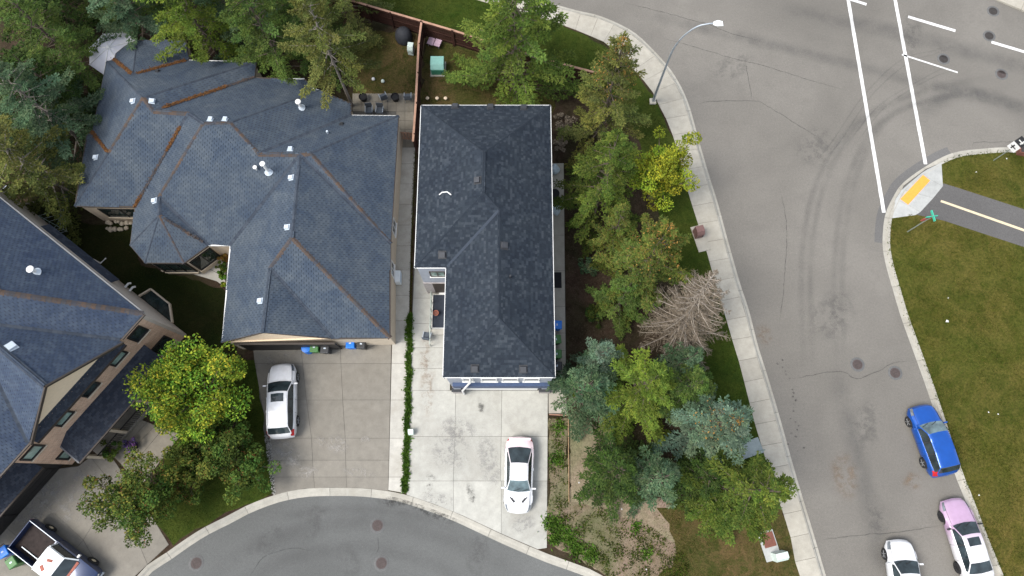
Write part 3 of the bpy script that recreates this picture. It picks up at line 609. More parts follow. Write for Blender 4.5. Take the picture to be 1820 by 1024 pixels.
# wear: tyre tracks, cracks and stains as thin sheets with soft broken edges
def wearmat(name, c, strength, scale, across=True):
    m, t, b, o = newmat(name); uv = t.nodes.new('ShaderNodeTexCoord').outputs['UV']
    sx = t.nodes.new('ShaderNodeSeparateXYZ'); t.links.new(uv, sx.inputs[0])
    prof = ramp(t, sx.outputs[0], [(0.0, (0, 0, 0)), (0.5, (1, 1, 1)), (1.0, (0, 0, 0))], 'EASE')
    endp = ramp(t, sx.outputs[1], [(0.0, (0, 0, 0)), (0.2, (1, 1, 1)), (0.8, (1, 1, 1)), (1.0, (0, 0, 0))], 'EASE')
    nz = ramp(t, noise(t, pos(t), scale, 5, 0.7), [(0.32, (.1, .1, .1)), (0.66, (1, 1, 1))])
    f = mix(t, mix(t, prof, endp, 1.0, 'MULTIPLY'), nz, 1.0, 'MULTIPLY'); f = mix(t, f, (strength,) * 3, 1.0, 'MULTIPLY')
    b.inputs['Base Color'].default_value = rgba(c); b.inputs['Roughness'].default_value = 0.9
    tr = t.nodes.new('ShaderNodeBsdfTransparent'); ms = t.nodes.new('ShaderNodeMixShader')
    t.links.new(f, ms.inputs[0]); t.links.new(tr.outputs[0], ms.inputs[1]); t.links.new(b.outputs[0], ms.inputs[2]); t.links.new(ms.outputs[0], o.inputs['Surface'])
def spotmat(name, c, strength, scale):
    m, t, b, o = newmat(name); uv = t.nodes.new('ShaderNodeTexCoord').outputs['UV']
    mp = node(t, 'ShaderNodeMapping'); mp.inputs['Location'].default_value = (-1, -1, 0); mp.inputs['Scale'].default_value = (2, 2, 0); t.links.new(uv, mp.inputs['Vector'])
    ln = node(t, 'ShaderNodeVectorMath', operation='LENGTH'); t.links.new(mp.outputs[0], ln.inputs[0])
    prof = ramp(t, ln.outputs['Value'], [(0.0, (1, 1, 1)), (0.45, (.75, .75, .75)), (1.0, (0, 0, 0))], 'EASE')
    nz = ramp(t, noise(t, pos(t), scale, 7, 0.78, 0.15), [(0.46, (0, 0, 0)), (0.60, (1, 1, 1))])
    f = mix(t, prof, nz, 1.0, 'MULTIPLY'); f = mix(t, f, (strength,) * 3, 1.0, 'MULTIPLY')
    b.inputs['Base Color'].default_value = rgba(c); b.inputs['Roughness'].default_value = 0.9
    tr = t.nodes.new('ShaderNodeBsdfTransparent'); ms = t.nodes.new('ShaderNodeMixShader')
    t.links.new(f, ms.inputs[0]); t.links.new(tr.outputs[0], ms.inputs[1]); t.links.new(b.outputs[0], ms.inputs[2]); t.links.new(ms.outputs[0], o.inputs['Surface'])
wearmat('wear_track', (0.085, 0.083, 0.082), 0.20, 0.35); wearmat('wear_soft', (0.10, 0.098, 0.096), 0.30, 0.5); wearmat('wear_crack', (0.035, 0.034, 0.033), 0.8, 3.0)
spotmat('wear_oil', (0.05, 0.048, 0.045), 0.75, 3.0); spotmat('wear_rust', (0.22, 0.14, 0.08), 0.45, 2.2); spotmat('wear_pale', (0.36, 0.34, 0.31), 0.65, 2.6); spotmat('wear_grey', (0.27, 0.264, 0.25), 0.6, 2.2); spotmat('wear_faint', (0.09, 0.088, 0.085), 0.32, 1.1); spotmat('wear_drop', (0.04, 0.04, 0.04), 0.9, 0.01)
def ribbon(px, wid_, mat, z, parent, name, jit=0.0, zz=0.0, step=0.3):
    ln = catmull([P(x, y, zz) for x, y in px], step)
    if jit: ln = [ln[0]] + [p + Vector((random.uniform(-jit, jit), random.uniform(-jit, jit), 0)) for p in ln[1:-1]] + [ln[-1]]
    nr = normals2(ln); me = bpy.data.meshes.new(name); vs = []; n = len(ln)
    for p, q in zip(ln, nr): vs += [(p.x - q.x * wid_ / 2, p.y - q.y * wid_ / 2, z), (p.x + q.x * wid_ / 2, p.y + q.y * wid_ / 2, z)]
    me.from_pydata(vs, [], [(2 * i, 2 * i + 2, 2 * i + 3, 2 * i + 1) for i in range(n - 1)]); uvl = me.uv_layers.new()
    for pl in me.polygons:
        for li in pl.loop_indices:
            vi = me.loops[li].vertex_index; uvl.data[li].uv = (vi % 2, (vi // 2) / (n - 1))
    if me.polygons[0].normal.z < 0: me.flip_normals()
    return link(name, me, mat, parent)
def spot(px, py, rx, ry, mat, z, parent, name='stain', zz=0.0, ang=0.0):
    c = P(px, py, zz); me = bpy.data.meshes.new(name); d = Vector((math.cos(ang), math.sin(ang))); n = Vector((-d.y, d.x))
    vs = [(c.x + d.x * rx * i + n.x * ry * j, c.y + d.y * rx * i + n.y * ry * j, z) for i, j in ((-1, -1), (1, -1), (1, 1), (-1, 1))]
    me.from_pydata(vs, [], [(0, 1, 2, 3)]); u = me.uv_layers.new()
    for k, w_ in enumerate(((0, 0), (1, 0), (1, 1), (0, 1))): u.data[k].uv = w_
    return link(name, me, mat, parent)
zt = 0.0100
def Z():
    global zt; zt += 0.0006; return zt
for off in (0, 16, 58, 72):
    ribbon([(1432 + off, 700), (1424 + off * 1.0, 520), (1432 + off, 400), (1462 + off * .9, 300), (1525 + off * .7, 215), (1640 + off * .3, 160 + off * .25), (1800, 128 + off * .5)], 0.75, 'wear_track', Z(), road, 'tyre_mark')
for off in (0, 14):
    ribbon([(1440 + off, 300), (1480 + off, 250), (1535 + off, 170), (1600 + off, 108 + off * .3), (1660, 90 + off * .5), (1690, 82)], 0.16, 'wear_track', Z(), road, 'tyre_mark')
    ribbon([(1500 + off, 265), (1560 + off, 190), (1640 + off, 140), (1700, 110 + off)], 0.16, 'wear_track', Z(), road, 'tyre_mark')
ribbon([(1100, 15), (1300, 62), (1500, 112), (1700, 162), (1900, 205)], 1.6, 'wear_soft', Z(), road, 'tyre_mark')
ribbon([(1350, 8), (1550, 48), (1720, 92), (1900, 140)], 2.2, 'wear_soft', Z(), road, 'tyre_mark')
ribbon([(1620, 215), (1700, 165), (1780, 180), (1850, 215)], 2.0, 'wear_soft', Z(), road, 'tyre_mark')
ribbon([(1480, 640), (1510, 760), (1545, 900), (1575, 1060)], 2.0, 'wear_soft', Z(), road, 'tyre_mark')
for px in ([(1108, 45 - 40), (1150, 15), (1215, 32), (1262, 45), (1300, 60), (1360, 75)], [(1150, 62), (1215, 78), (1262, 92), (1310, 106), (1360, 118), (1440, 143), (1520, 165)], [(1226, 190), (1262, 181), (1340, 180), (1360, 187), (1440, 236), (1462, 250)], [(1337, 180), (1330, 140), (1325, 112)], [(1385, 330), (1398, 400), (1395, 480), (1390, 540), (1383, 590)], [(1397, 675), (1450, 666), (1495, 660), (1522, 673), (1560, 660), (1590, 645), (1630, 640)], [(1452, 961), (1520, 952), (1600, 945), (1680, 932)], [(1730, 270), (1731, 254), (1770, 253), (1830, 252)]):
    ribbon(px, 0.06, 'wear_crack', Z(), road, 'crack', 0.035)
spot(1358, 595, 0.7, 0.9, 'wear_rust', Z(), road); spot(1500, 845, 1.1, 1.8, 'wear_rust', Z(), road); spot(1620, 855, 0.8, 0.7, 'wear_rust', Z(), road)
for k in range(26):
    spot(1385 + random.gauss(10, 8) + k * .8, 640 + k * 6.5, random.uniform(.07, .14), random.uniform(.06, .11), 'wear_oil', Z(), road)
spot(770, 908, 2.2, 0.55, 'wear_oil', 0.022, road, ang=-0.35); spot(700, 890, 1.2, .5, 'wear_oil', 0.023, road)
for px, py, rx, ry, mt in ((855, 722, .25, .28, 'wear_oil'), (855, 732, .2, .25, 'wear_oil'), (762, 860, .45, .75, 'wear_oil'), (838, 880, .35, .9, 'wear_oil'), (800, 800, 1.6, 1.8, 'wear_grey'), (870, 820, .9, 2.2, 'wear_grey'), (780, 890, 1.4, .6, 'wear_grey'), (760, 690, .7, 2.3, 'wear_rust'), (755, 630, .5, 1.5, 'wear_rust'), (815, 760, 1.5, .9, 'wear_grey'), (930, 930, 1.0, .7, 'wear_grey')):
    spot(px, py, rx, ry, mt, G + Z() - 0.004, dB, zz=G, ang=random.uniform(-.5, .5) if mt != 'wear_rust' else 0)
for px, py, rx, ry in ((600, 790, .9, .7), (640, 840, 1.3, .4), (545, 840, .9, .5), (570, 785, .5, .4), (650, 780, .4, .3), (520, 815, .8, .7)):
    spot(px, py, rx, ry, 'wear_pale', G + Z() - 0.004, dA, zz=G, ang=random.uniform(-.5, .5))
for px, py in ((498, 690), (495, 640), (500, 800)): spot(px, py, 1.2, .9, 'wear_grey', G + Z() - .004, dA, zz=G)
for px, py, rx, ry in ((60, 905, 2.0, 1.3), (120, 900, 1.2, 1.6), (150, 850, 1.2, 1.0), (90, 870, 1.0, .8)): spot(px, py, rx, ry, 'wear_grey', G + Z() - .004, dC, zz=G, ang=.8)
for px, w_ in (([(330, 1060), (430, 985), (560, 935), (690, 930), (800, 960), (900, 1010), (960, 1060)], 1.6), ([(400, 1060), (500, 1000), (620, 975), (720, 985), (800, 1020), (850, 1060)], 1.3), ([(470, 925), (600, 905), (730, 915), (850, 955)], .9)):
    ribbon(px, w_, 'wear_track', 0.016 + w_ * .001, road, 'tyre_mark')
for px in ([(672, 955), (673, 975), (668, 985)], [(440, 1030), (470, 990), (520, 975), (560, 980)]): ribbon(px, .05, 'wear_crack', 0.0195, road, 'crack', .03)
for k, (px, py, rx, ry, mt) in enumerate(((560, 925, 1.6, .7, 'wear_oil'), (480, 960, 1.3, .8, 'wear_oil'), (850, 985, 1.8, .8, 'wear_oil'), (620, 1000, 1.2, .9, 'wear_oil'), (1480, 560, 1.6, 2.5, 'wear_oil'), (1540, 760, 1.2, 2.2, 'wear_oil'), (1300, 120, 2.4, 1.2, 'wear_oil'), (1450, 260, 2.2, 1.6, 'wear_oil'), (1620, 60, 2.4, .9, 'wear_oil'), (1560, 920, 1.4, 1.0, 'wear_oil'))):
    spot(px, py, rx, ry, 'wear_faint', 0.0205 + k * .0006, road, ang=random.uniform(0, 3))
# manhole covers
for i, (mx, my, lab, dark) in enumerate(((1765, 20, 'round iron manhole cover in front of the far pavement', 1), (1758, 64, 'round iron manhole cover touching the end of a lane dash', 1), (1677, 105, 'round iron manhole cover beside the thin lane line inside a dark ring', 1), (1780, 132, 'round rusty manhole cover in the junction near the tall white sign', 0), (1524, 648, 'round rusty manhole cover on the crack across the street', 0), (1591, 663, 'round rusty manhole cover in the street nearer the grass kerb', 0), (671, 934, 'reddish manhole cover in the court opposite the concrete driveways', 0), (678, 1001, 'manhole cover inside a worn ring in the middle of the court', 0), (349, 1001, 'grey red manhole cover in the court near the rowan tree', 0))):
    zc = 0.004 if my > 880 else 0.0
    c = P(mx, my, zc); t_ = thing('manhole_cover', lab, 'manhole', (c.x, c.y, zc), 0, 'manhole covers in the road')
    MB().lathe([(0.48, 0.001), (0.47, 0.009), (0.335, 0.011), (0.335, 0.001)], n=28).build('frame_ring', 'iron_ring', t_, 40)
    MB().lathe([(0.0, 0.016), (0.30, 0.016), (0.325, 0.012), (0.325, 0.001)], n=28).build('lid', 'iron_dark' if dark else 'iron_rust', t_, 40)
    mb = MB()
    for k in range(-3, 4):
        L_ = math.sqrt(max(0, .27 ** 2 - (k * .08) ** 2)); mb.box((k * .08, 0, .018), (.02, 2 * L_, .006))
    mb.build('tread_bars', 'iron_dark', t_)

# ---------------------------------------------------------------- house kit
def tri_faces(pts):
    return [tuple(t) for t in tessellate_polygon([[Vector(p) for p in pts]])]
class Roof:
    """planes of one roof: deck, shingles laid course by course, caps on hips and ridges"""
    def __init__(s, root, faces, mat, exposure=0.145, tab=(0.305, 0.305), drop=0.03):
        s.root = root; s.tris = []; deck = MB(); allq = []
        s.part = None
        for pts in faces:
            pts = [Vector(p) for p in pts]
            A = np.array([tuple(p) for p in pts]); c = A.mean(0); n = np.linalg.svd(A - c)[2][2]; n = n if n[2] > 0 else -n
            deck.add([(p.x, p.y, p.z - drop) for p in pts], tri_faces(pts))
            tr = [[np.array(tuple(pts[i])) for i in t] for t in tri_faces(pts)]; s.tris += tr
            allq.append(s.course(pts, c, n, tr, exposure, tab))
        s.part = deck.build('roof', 'roof_deck', root)
        quads = np.concatenate([q for q in allq if len(q)])
        me = npmesh('shingles', quads, 6)
        link('shingles', me, mat, s.part, kind='stuff')
    def course(s, pts, c, n, tr, ex, tab):
        h = np.array([-n[1], n[0], 0.0]); L = np.linalg.norm(h)
        h = h / L if L > 1e-3 else np.array([1.0, 0, 0]); g = np.cross(n, h); g = g if g[2] >= 0 else -g
        A = np.array([tuple(p) for p in pts]) - c; u = A @ h; v = A @ g; rows = []
        k0 = int(math.floor(v.min() / ex)); k1 = int(math.ceil(v.max() / ex))
        for k in range(k0, k1 + 1):
            vm = (k + .5) * ex
            if vm > v.max() or vm < v.min(): vm = min(max(vm, v.min() + .01), v.max() - .01)
            xs = []
            for i in range(len(u)):
                j = (i + 1) % len(u)
                if (v[i] > vm) != (v[j] > vm): xs.append(u[i] + (u[j] - u[i]) * (vm - v[i]) / (v[j] - v[i]))
            xs.sort()
            v0, v1 = max(k * ex, v.min()), min((k + 1) * ex + .02, v.max())
            for a, b in zip(xs[::2], xs[1::2]):
                x = a - RNG.uniform(0, tab[1]) if tab[1] - tab[0] > .1 else math.floor(a / tab[0]) * tab[0] - (k % 2) * tab[0] / 2
                while x < b:
                    wdt = RNG.uniform(*tab); gp = .003 if tab[1] - tab[0] > .1 else .011; x0, x1 = max(a, x + gp), min(b, x + wdt - gp); x += wdt
                    if x1 - x0 > .02: rows.append((x0, x1, v0, v1, RNG.uniform(.010, .018)))
        if not rows: return np.zeros((0, 3))
        r = np.array(rows); N = len(r)
        def pt(uu, vv): return c + uu[:, None] * h + vv[:, None] * g
        def drape(p):
            best = np.full(len(p), -1e9); z = p[:, 2].copy()
            for t in tr:
                d = (t[1][1] - t[2][1]) * (t[0][0] - t[2][0]) + (t[2][0] - t[1][0]) * (t[0][1] - t[2][1])
                if abs(d) < 1e-9: continue
                a = ((t[1][1] - t[2][1]) * (p[:, 0] - t[2][0]) + (t[2][0] - t[1][0]) * (p[:, 1] - t[2][1])) / d
                b = ((t[2][1] - t[0][1]) * (p[:, 0] - t[2][0]) + (t[0][0] - t[2][0]) * (p[:, 1] - t[2][1])) / d; e = 1 - a - b
                m = np.minimum(np.minimum(a, b), e); k = m > best; best[k] = m[k]; z[k] = (a * t[0][2] + b * t[1][2] + e * t[2][2])[k]
            q = p.copy(); q[:, 2] = z; return q
        lo0, lo1 = drape(pt(r[:, 0], r[:, 2])), drape(pt(r[:, 1], r[:, 2])); hi0, hi1 = drape(pt(r[:, 0], r[:, 3])), drape(pt(r[:, 1], r[:, 3]))
        up = n[None, :] * r[:, 4][:, None]
        # folded six-gon: butt edge, sloping face
        out = np.stack([lo0 + n * -.002, lo1 + n * -.002, lo1 + up, hi1 + n * .004, hi0 + n * .004, lo0 + up], 1)
        return out.reshape(-1, 3)
    def hit(s, px, py):
        o = np.array([0, 0, CAM_H]); d = P(px, py, 0); d = np.array(tuple(d)) - o; best = None
        for t in s.tris:
            e1, e2 = t[1] - t[0], t[2] - t[0]; p = np.cross(d, e2); det = e1 @ p
            if abs(det) < 1e-9: continue
            tv = o - t[0]; uu = (tv @ p) / det; q = np.cross(tv, e1); vv = (d @ q) / det; tt = (e2 @ q) / det
            if uu >= -.01 and vv >= -.01 and uu + vv <= 1.01 and (best is None or tt < best[0]):
                n = np.cross(e1, e2); n = n / np.linalg.norm(n); best = (tt, o + d * tt, n if n[2] > 0 else -n)
        return (Vector(best[1]), Vector(best[2])) if best else (P(px, py, 4), Vector((0, 0, 1)))
    def caps(s, edges, mat, w=0.16, step=0.24, drop=0.06):
        mb = MB()
        for a, b in edges:
            a, b = Vector(a), Vector(b); L = (b - a).length; d = (b - a) / L; side = d.cross(Vector((0, 0, 1))).normalized(); n = max(1, int(L / step))
            for k in range(n):
                p, q = a + d * (k * L / n), a + d * ((k + 1) * L / n + .04); z0, z1 = .022 + random.uniform(0, .008), .012
                vs = [p - side * w + Vector((0, 0, z0 - drop)), p + Vector((0, 0, z0 + .012)), p + side * w + Vector((0, 0, z0 - drop)), q - side * w + Vector((0, 0, z1 - drop)), q + Vector((0, 0, z1 + .012)), q + side * w + Vector((0, 0, z1 - drop))]
                mb.add(vs, [(0, 1, 4, 3), (1, 2, 5, 4)])
        return mb.build('ridge_cap', mat, s.part, fix=False, kind='stuff')
    def litter(s, edges, mat='needles_orange', w=0.2, dens=160):
        cs = []
        for a, b in edges:
            a, b = np.array(tuple(a)), np.array(tuple(b)); L = np.linalg.norm(b - a); n = int(L * dens); t = RNG.random(n)
            p = a + (b - a) * t[:, None] + rnd(n, w * .38) * np.array([1, 1, 0.0]); p[:, 2] += .035 + RNG.random(n) * .03 + np.hypot(p[:, 0] - (a + (b - a) * t[:, None])[:, 0], p[:, 1] - (a + (b - a) * t[:, None])[:, 1]) * .45; cs.append(p)
        c = np.concatenate(cs); n = len(c)
        link('needle_litter', npmesh('needle_litter', kites(c, rnd(n) * np.array([1, 1, .1]), np.tile([0, 0, 1.0], (n, 1)) + rnd(n, .2), RNG.uniform(.08, .2, n), RNG.uniform(.03, .07, n)), 4), mat, s.part, kind='stuff')
def gutter(root, a, b, mat, w=0.11, out=None):
    o = MB().beam(a, b, w, 0.10).build('gutter', mat, root); return o
def wall(root, a, b, z0, z1, mat, th=0.18, name='wall'):
    """wall slab from a to b (outer face on the a-b line, body to the left), with UVs in metres"""
    a, b = Vector(a[:2]), Vector(b[:2]); d = (b - a).normalized(); n = Vector((-d.y, d.x)) * th; L = (b - a).length
    mb = MB().prism([a, b, b + n, a + n], z0, z1); me = mb.mesh(name)
    uv = me.uv_layers.new()
    for pl in me.polygons:
        for li in pl.loop_indices:
            v = me.vertices[me.loops[li].vertex_index].co; uv.data[li].uv = ((v.xy - a).dot(d), v.z)
    return link(name, me, mat, root)
def ring_walls(root, pts, z0, z1, mat, th=0.18, minlen=0.0):
    n = len(pts)      # counter-clockwise outline; each wall stops short of the next one at outer corners
    for i in range(n):
        a, b, c = Vector(pts[i][:2]), Vector(pts[(i + 1) % n][:2]), Vector(pts[(i + 2) % n][:2])
        if (b - a).length < max(minlen, .05): continue
        d1, d2 = (b - a).normalized(), (c - b).normalized(); cr = d1.x * d2.y - d1.y * d2.x
        if cr > .05: b = b - d1 * min((b - a).length * .6, (th + .003) / max(.5, cr))
        wall(root, a + d1 * .002, b, z0, z1, mat, th)
def window(root, a, b, s0, s1, z0, z1, frame='trim_black', pane='window_glass', mull=1, proud=0.05, fw=0.07):
    a, b = Vector(a[:2]), Vector(b[:2]); d = (b - a).normalized(); n = Vector((d.y, -d.x))
    def q(s, o): p = a + d * s + n * o; return (p.x, p.y)
    mb = MB()
    def bar(x0, x1, y0, y1):
        mb.prism([q(x0, -.02), q(x1, -.02), q(x1, proud), q(x0, proud)], y0, y1)
    bar(s0, s1, z0, z0 + fw); bar(s0, s1, z1 - fw, z1); bar(s0, s0 + fw, z0 + fw, z1 - fw); bar(s1 - fw, s1, z0 + fw, z1 - fw)
    for k in range(1, mull + 1):
        m = s0 + (s1 - s0) * k / (mull + 1); bar(m - .025, m + .025, z0 + fw, z1 - fw)
    o = mb.build('window', frame, root)
    MB().prism([q(s0 + .03, -.015), q(s1 - .03, -.015), q(s1 - .03, .022), q(s0 + .03, .022)], z0 + .03, z1 - .03).build('pane', pane, o)
    MB().prism([q(s0 - .05, -.02), q(s1 + .05, -.02), q(s1 + .05, proud + .05), q(s0 - .05, proud + .05)], z0 - .06, z0 - .003).build('sill', 'trim_white' if frame != 'trim_black' else 'stucco', o)
    return o
def vent_box(roof, px, py, sz=0.34, mats=('vent_dark', 'vent_top'), h=0.16, slant=False):
    p, n = roof.hit(px, py); z = Vector((0, 0, 1)); up = n
    g = (z - n * n.dot(z)); g = g.normalized() if g.length > .05 else Vector((0, 1, 0)); e = g.cross(n)
    M = Matrix((e, g, n)).transposed()
    mb = MB(); mb.box(p + n * .015, (sz * 1.35, sz * 1.35, .02), tilt=M)
    o = mb.build('roof_vent', mats[0], roof.root)
    k = MB()
    f = [(-sz / 2, -sz / 2, .02), (sz / 2, -sz / 2, .02), (sz / 2, sz / 2, .02), (-sz / 2, sz / 2, .02)]
    t = [(-sz * .46, -sz * .46, h), (sz * .46, -sz * .46, h), (sz * .46, sz * .46, h * (.55 if slant else 1)), (-sz * .46, sz * .46, h * (.55 if slant else 1))]
    vs = [p + e * x + g * y + n * zz for x, y, zz in f + t]
    k.add(vs, [(3, 2, 1, 0), (4, 5, 6, 7), (0, 1, 5, 4), (1, 2, 6, 5), (2, 3, 7, 6), (3, 0, 4, 7)])
    k.build('vent_hood', mats[1], o)
def pipe(roof, px, py, h, r, mat, cap=True, base=None):
    p, n = roof.hit(px, py); mb = MB().tube([p - Vector((0, 0, .1)), p + Vector((0, 0, h))], r, 12)
    if cap: mb.lathe([(r * 1.9, h + .02), (r * 1.9, h + .08), (r * .6, h + .13), (0, h + .13)], (p.x, p.y, p.z), 14)
    o = mb.build('vent_pipe', mat, roof.root, 40)
    if base: MB().lathe([(base, .02), (base * .8, .06), (r, .2)], (p.x, p.y, p.z), 14).build('pipe_flashing', 'vent_grey', o)

# ---------------------------------------------------------------- centre house (two storeys, slate-dark hip roof)
hc = thing('house', 'two storey pale blue house with dark hip roof beside the stained white driveway', 'house', (0, 0, 0))
ZE = 6.1; xE, xW1, xW2, yN, yM, yS = 2.45, -5.80, -3.93, 22.95, 12.10, 5.55; PK = 0.40
hz = lambda d: ZE + d * PK
NW, NE, SE, SW, IN, WC = (xW1, yN, ZE), (xE, yN, ZE), (xE, yS, ZE), (xW2, yS, ZE), (xW2, yM, ZE), (xW1, yM, ZE)
hw, hn = (xE - xW1) / 2, (xE - xW2) / 2; rx1, rx2 = xW1 + hw, xW2 + hn
p1 = (rx1, yN - hw, hz(hw)); p2 = (rx1, yM + hw, hz(hw)); pj = (rx2, yM + hn, hz(hn)); ps = (rx2, yS + hn, hz(hn))
rc = Roof(hc, [[NW, NE, p1], [NE, SE, ps, pj, p2, p1], [SE, SW, ps], [SW, IN, pj, ps], [WC, IN, pj, p2], [NW, WC, p2, p1]], 'shingle_centre', 0.145, (0.11, 0.26))
rc.caps([(NW, p1), (NE, p1), (p1, p2), (p2, pj), (pj, ps), (SE, ps), (SW, ps), (WC, p2)], 'cap_dark', .12)
mbv = MB().beam(Vector(IN) + Vector((.05, .05, .04)), Vector(pj) + Vector((-.05, -.05, .03)), .16, .012); mbv.build('valley_flashing', 'cap_grey', rc.part)
for a, b in ((NW, NE), (NE, SE), (SE, SW), (SW, IN), (IN, WC), (WC, NW)):
    gutter(hc, (a[0], a[1], ZE - .045), (b[0], b[1], ZE - .045), 'trim_white', .085)
eave = [NW, WC, IN, SW, SE, NE]
MB().prism(inset([(p[0], p[1]) for p in eave], .02), ZE - .16, ZE - .10).build('soffit', 'trim_white', hc)
wl = inset([(p[0], p[1]) for p in eave], .09)
ring_walls(hc, wl, 0.0, ZE - .165, 'siding_blue')
W_NW, W_WC, W_IN, W_SW, W_SE, W_NE = wl
# entry side: stone base under the pale wall with a window above
window(hc, W_WC, W_IN, .62, 1.58, 4.0, 5.05, 'trim_brown', 'window_pale', 1)
MB().prism([(W_WC.x - .03, W_WC.y - .07), (W_IN.x - .08, W_WC.y - .07), (W_IN.x - .08, W_WC.y - .003), (W_WC.x - .03, W_WC.y - .003)], 0.05, 2.6).build('stone_base', 'brick_grey', hc)
wall(hc, (W_WC.x + .55, W_WC.y - .085), (W_IN.x - .1, W_WC.y - .085), .45, 2.55, 'trim_brown', .02, 'entry_door')
MB().box((W_IN.x - .55, W_WC.y - .45, .28), (1.1, .7, .34)).build('entry_step', 'trim_white', hc, bevel=.01)
# garage front
window(hc, W_SW, W_SE, .9, 1.55, 3.9, 5.15, 'trim_white', 'window_glass', 0)
for k in range(3): window(hc, W_SW, W_SE, 2.0 + k * 1.26, 2.95 + k * 1.26, 3.9, 5.15, 'trim_white', 'window_glass', 0)
gy = 5.46
gL, gR = W_SW.x, W_SE.x
MB().prism([(gL + .25, gy + .02), (gR - .12, gy + .02), (gR - .12, W_SW.y - .003), (gL + .25, W_SW.y - .003)], 1.75, 2.25).build('garage_header', 'siding_blue', hc)
MB().prism([(gL + .2, gy - .05), (gR - .08, gy - .05), (gR - .08, W_SW.y - .004), (gL + .2, W_SW.y - .004)], 2.255, 3.20).build('trim_band', 'trim_blue', hc)
for k in range(4):
    MB().prism([(gL + .8, W_SW.y - .09), (gR - .7, W_SW.y - .09), (gR - .7, W_SW.y - .004), (gL + .8, W_SW.y - .004)], .14 + k * .40, .53 + k * .40).build('garage_door_panel', 'trim_white', hc, bevel=.015)
for x in (gL + .38, gR - .26):
    MB().prism([(x - .36, gy - .12), (x + .36, gy - .12), (x + .36, W_SW.y - .006), (x - .36, W_SW.y - .006)], .1, 1.35).build('brick_pier', 'brick_grey', hc)
    MB().box((x, gy - .04, 1.41), (.78, .28, .08)).build('pier_cap', 'vent_dark', hc, bevel=.01)
    MB().prism([(x - .22, gy - .02), (x + .22, gy - .02), (x + .22, W_SW.y - .007), (x - .22, W_SW.y - .007)], 1.485, 2.25).build('post', 'siding_blue', hc)
MB().tube([(gL + 1.45, yS + .02, ZE - .1), (gL + 1.40, gy - .02, 4.9), (gL + .72, gy - .17, 1.9), (gL + .72, gy - .17, .16)], .065, 8).build('downspout', 'trim_white', hc, 40)
MB().tube([(gL + .92, yS - .03, ZE - .12), (gL + 1.45, yS - .03, ZE - .35)], .045, 6).build('downspout', 'trim_white', hc)
for px, py in ((809, 190), (872, 191), (931, 192), (849, 321), (786, 453), (896, 437), (844, 655), (930, 656)): vent_box(rc, px, py, .36)
pipe(rc, 907, 493, .35, .06, 'vent_dark', False)
tag(MB().tube([rc.hit(781, 347)[0] + Vector((0, 0, .06)), rc.hit(786, 343)[0] + Vector((0, 0, .08)), rc.hit(795, 342)[0] + Vector((0, 0, .07)), rc.hit(802, 347)[0] + Vector((0, 0, .05))], .04, 6).build('pipe_offcut', 'trim_white', None, 60), 'short bent white pipe lying on the dark hip roof', 'pipe')

# ---------------------------------------------------------------- bungalow with the many-hipped roof
hb = thing('house', 'long bungalow with rambling blue grey roof and rusty hip lines', 'house', (0, 0, 0))
ZB = 3.1
VB = dict(A=(189.5, 109.5), B1=(203, 106), B2=(206, 95), B3=(222, 82), B4=(243, 72), B5=(330, 70), B6=(335, 107), C1=(455, 110), C2=(452, 138), D1=(516, 140), D2=(541, 140), D3=(556, 157), D4=(569, 161), D5=(624, 184), D6=(624, 205), E1=(708, 206), E2=(694, 433), E3=(693, 600), F1=(592, 602), F0=(395, 609), J=(409, 436), J2=(370, 436), S2=(327, 467), S3=(258, 467), S4=(231.5, 436), S5=(240, 368), Y1=(164, 235), Y2=(154, 241), Y3=(133, 366))
UB = dict(W=(236, 133, 4.22), P1=(254, 174, 5.43), P2=(272, 198, 5.18), R4=(335, 202, 5.12), K=(361, 220, 5.57), K2=(408, 219, 5.48), Q1=(459, 274, 5.16), Q2=(552, 273, 5.13), Q0=(533, 275, 5.12), G2=(519, 423, 5.24), G3=(480, 477, 4.56), G4=(467, 591, 4.6), N=(283, 350, 4.11), N2=(283, 383, 4.17), X=(193, 272, 4.2))
vb = {k: P(x, y, ZB) for k, (x, y) in VB.items()}; vb.update({k: P(x, y, z) for k, (x, y, z) in UB.items()})
fb = ["A Y1 X P1", "Y1 Y2 Y3 X", "X Y3 S5 R4 P2 P1", "B1 B2 B3 B4 W", "B4 B5 B6 W", "A B1 W B6 C1 P1", "P1 C1 C2 P2", "P2 C2 D1 D2 D3 D4 K2 K R4", "K2 D4 D5 D6 Q1", "Q1 D6 E1 Q2 Q0", "Q2 E1 E2", "Q0 Q2 E2", "Q0 E2 E3 G2", "G2 E3 F1 G3", "G3 F1 G4", "J Q0 G2 G3 G4 F0", "K K2 Q1 Q0 J J2 N", "N J2 N2", "R4 K N N2 S4 S5", "N2 S4 S3", "N2 S3 S2", "N2 S2 J2"]
rb = Roof(hb, [[vb[k] for k in f.split()] for f in fb], 'shingle_bungalow')
E_ = lambda s: [(vb[a], vb[b]) for a, b in (x.split('-') for x in s.split())]
rb.caps(E_('K-K2 K2-Q1 Q1-Q0 Q0-Q2 Q2-E2 G2-E3 G2-G3 K-N P2-R4 P1-X P1-P2 N2-S2'), 'cap_rust')
rb.caps(E_('A-P1 P1-C1 K2-D4 Q2-E1 Q0-G2 G3-G4 N-N2 N2-S4 N2-S3 X-Y3 W-B4 R4-K'), 'cap_grey', .13)
rb.caps(E_('J-Q0 S5-R4 C2-P2 D6-Q1 F1-G3 Y1-X B1-W B6-W N-J2 Q0-E2 R4-K'), 'cap_grey', .10, .24, -.035)
def seg(a, b, t0, t1): return (vb[a].lerp(vb[b], t0), vb[a].lerp(vb[b], t1))
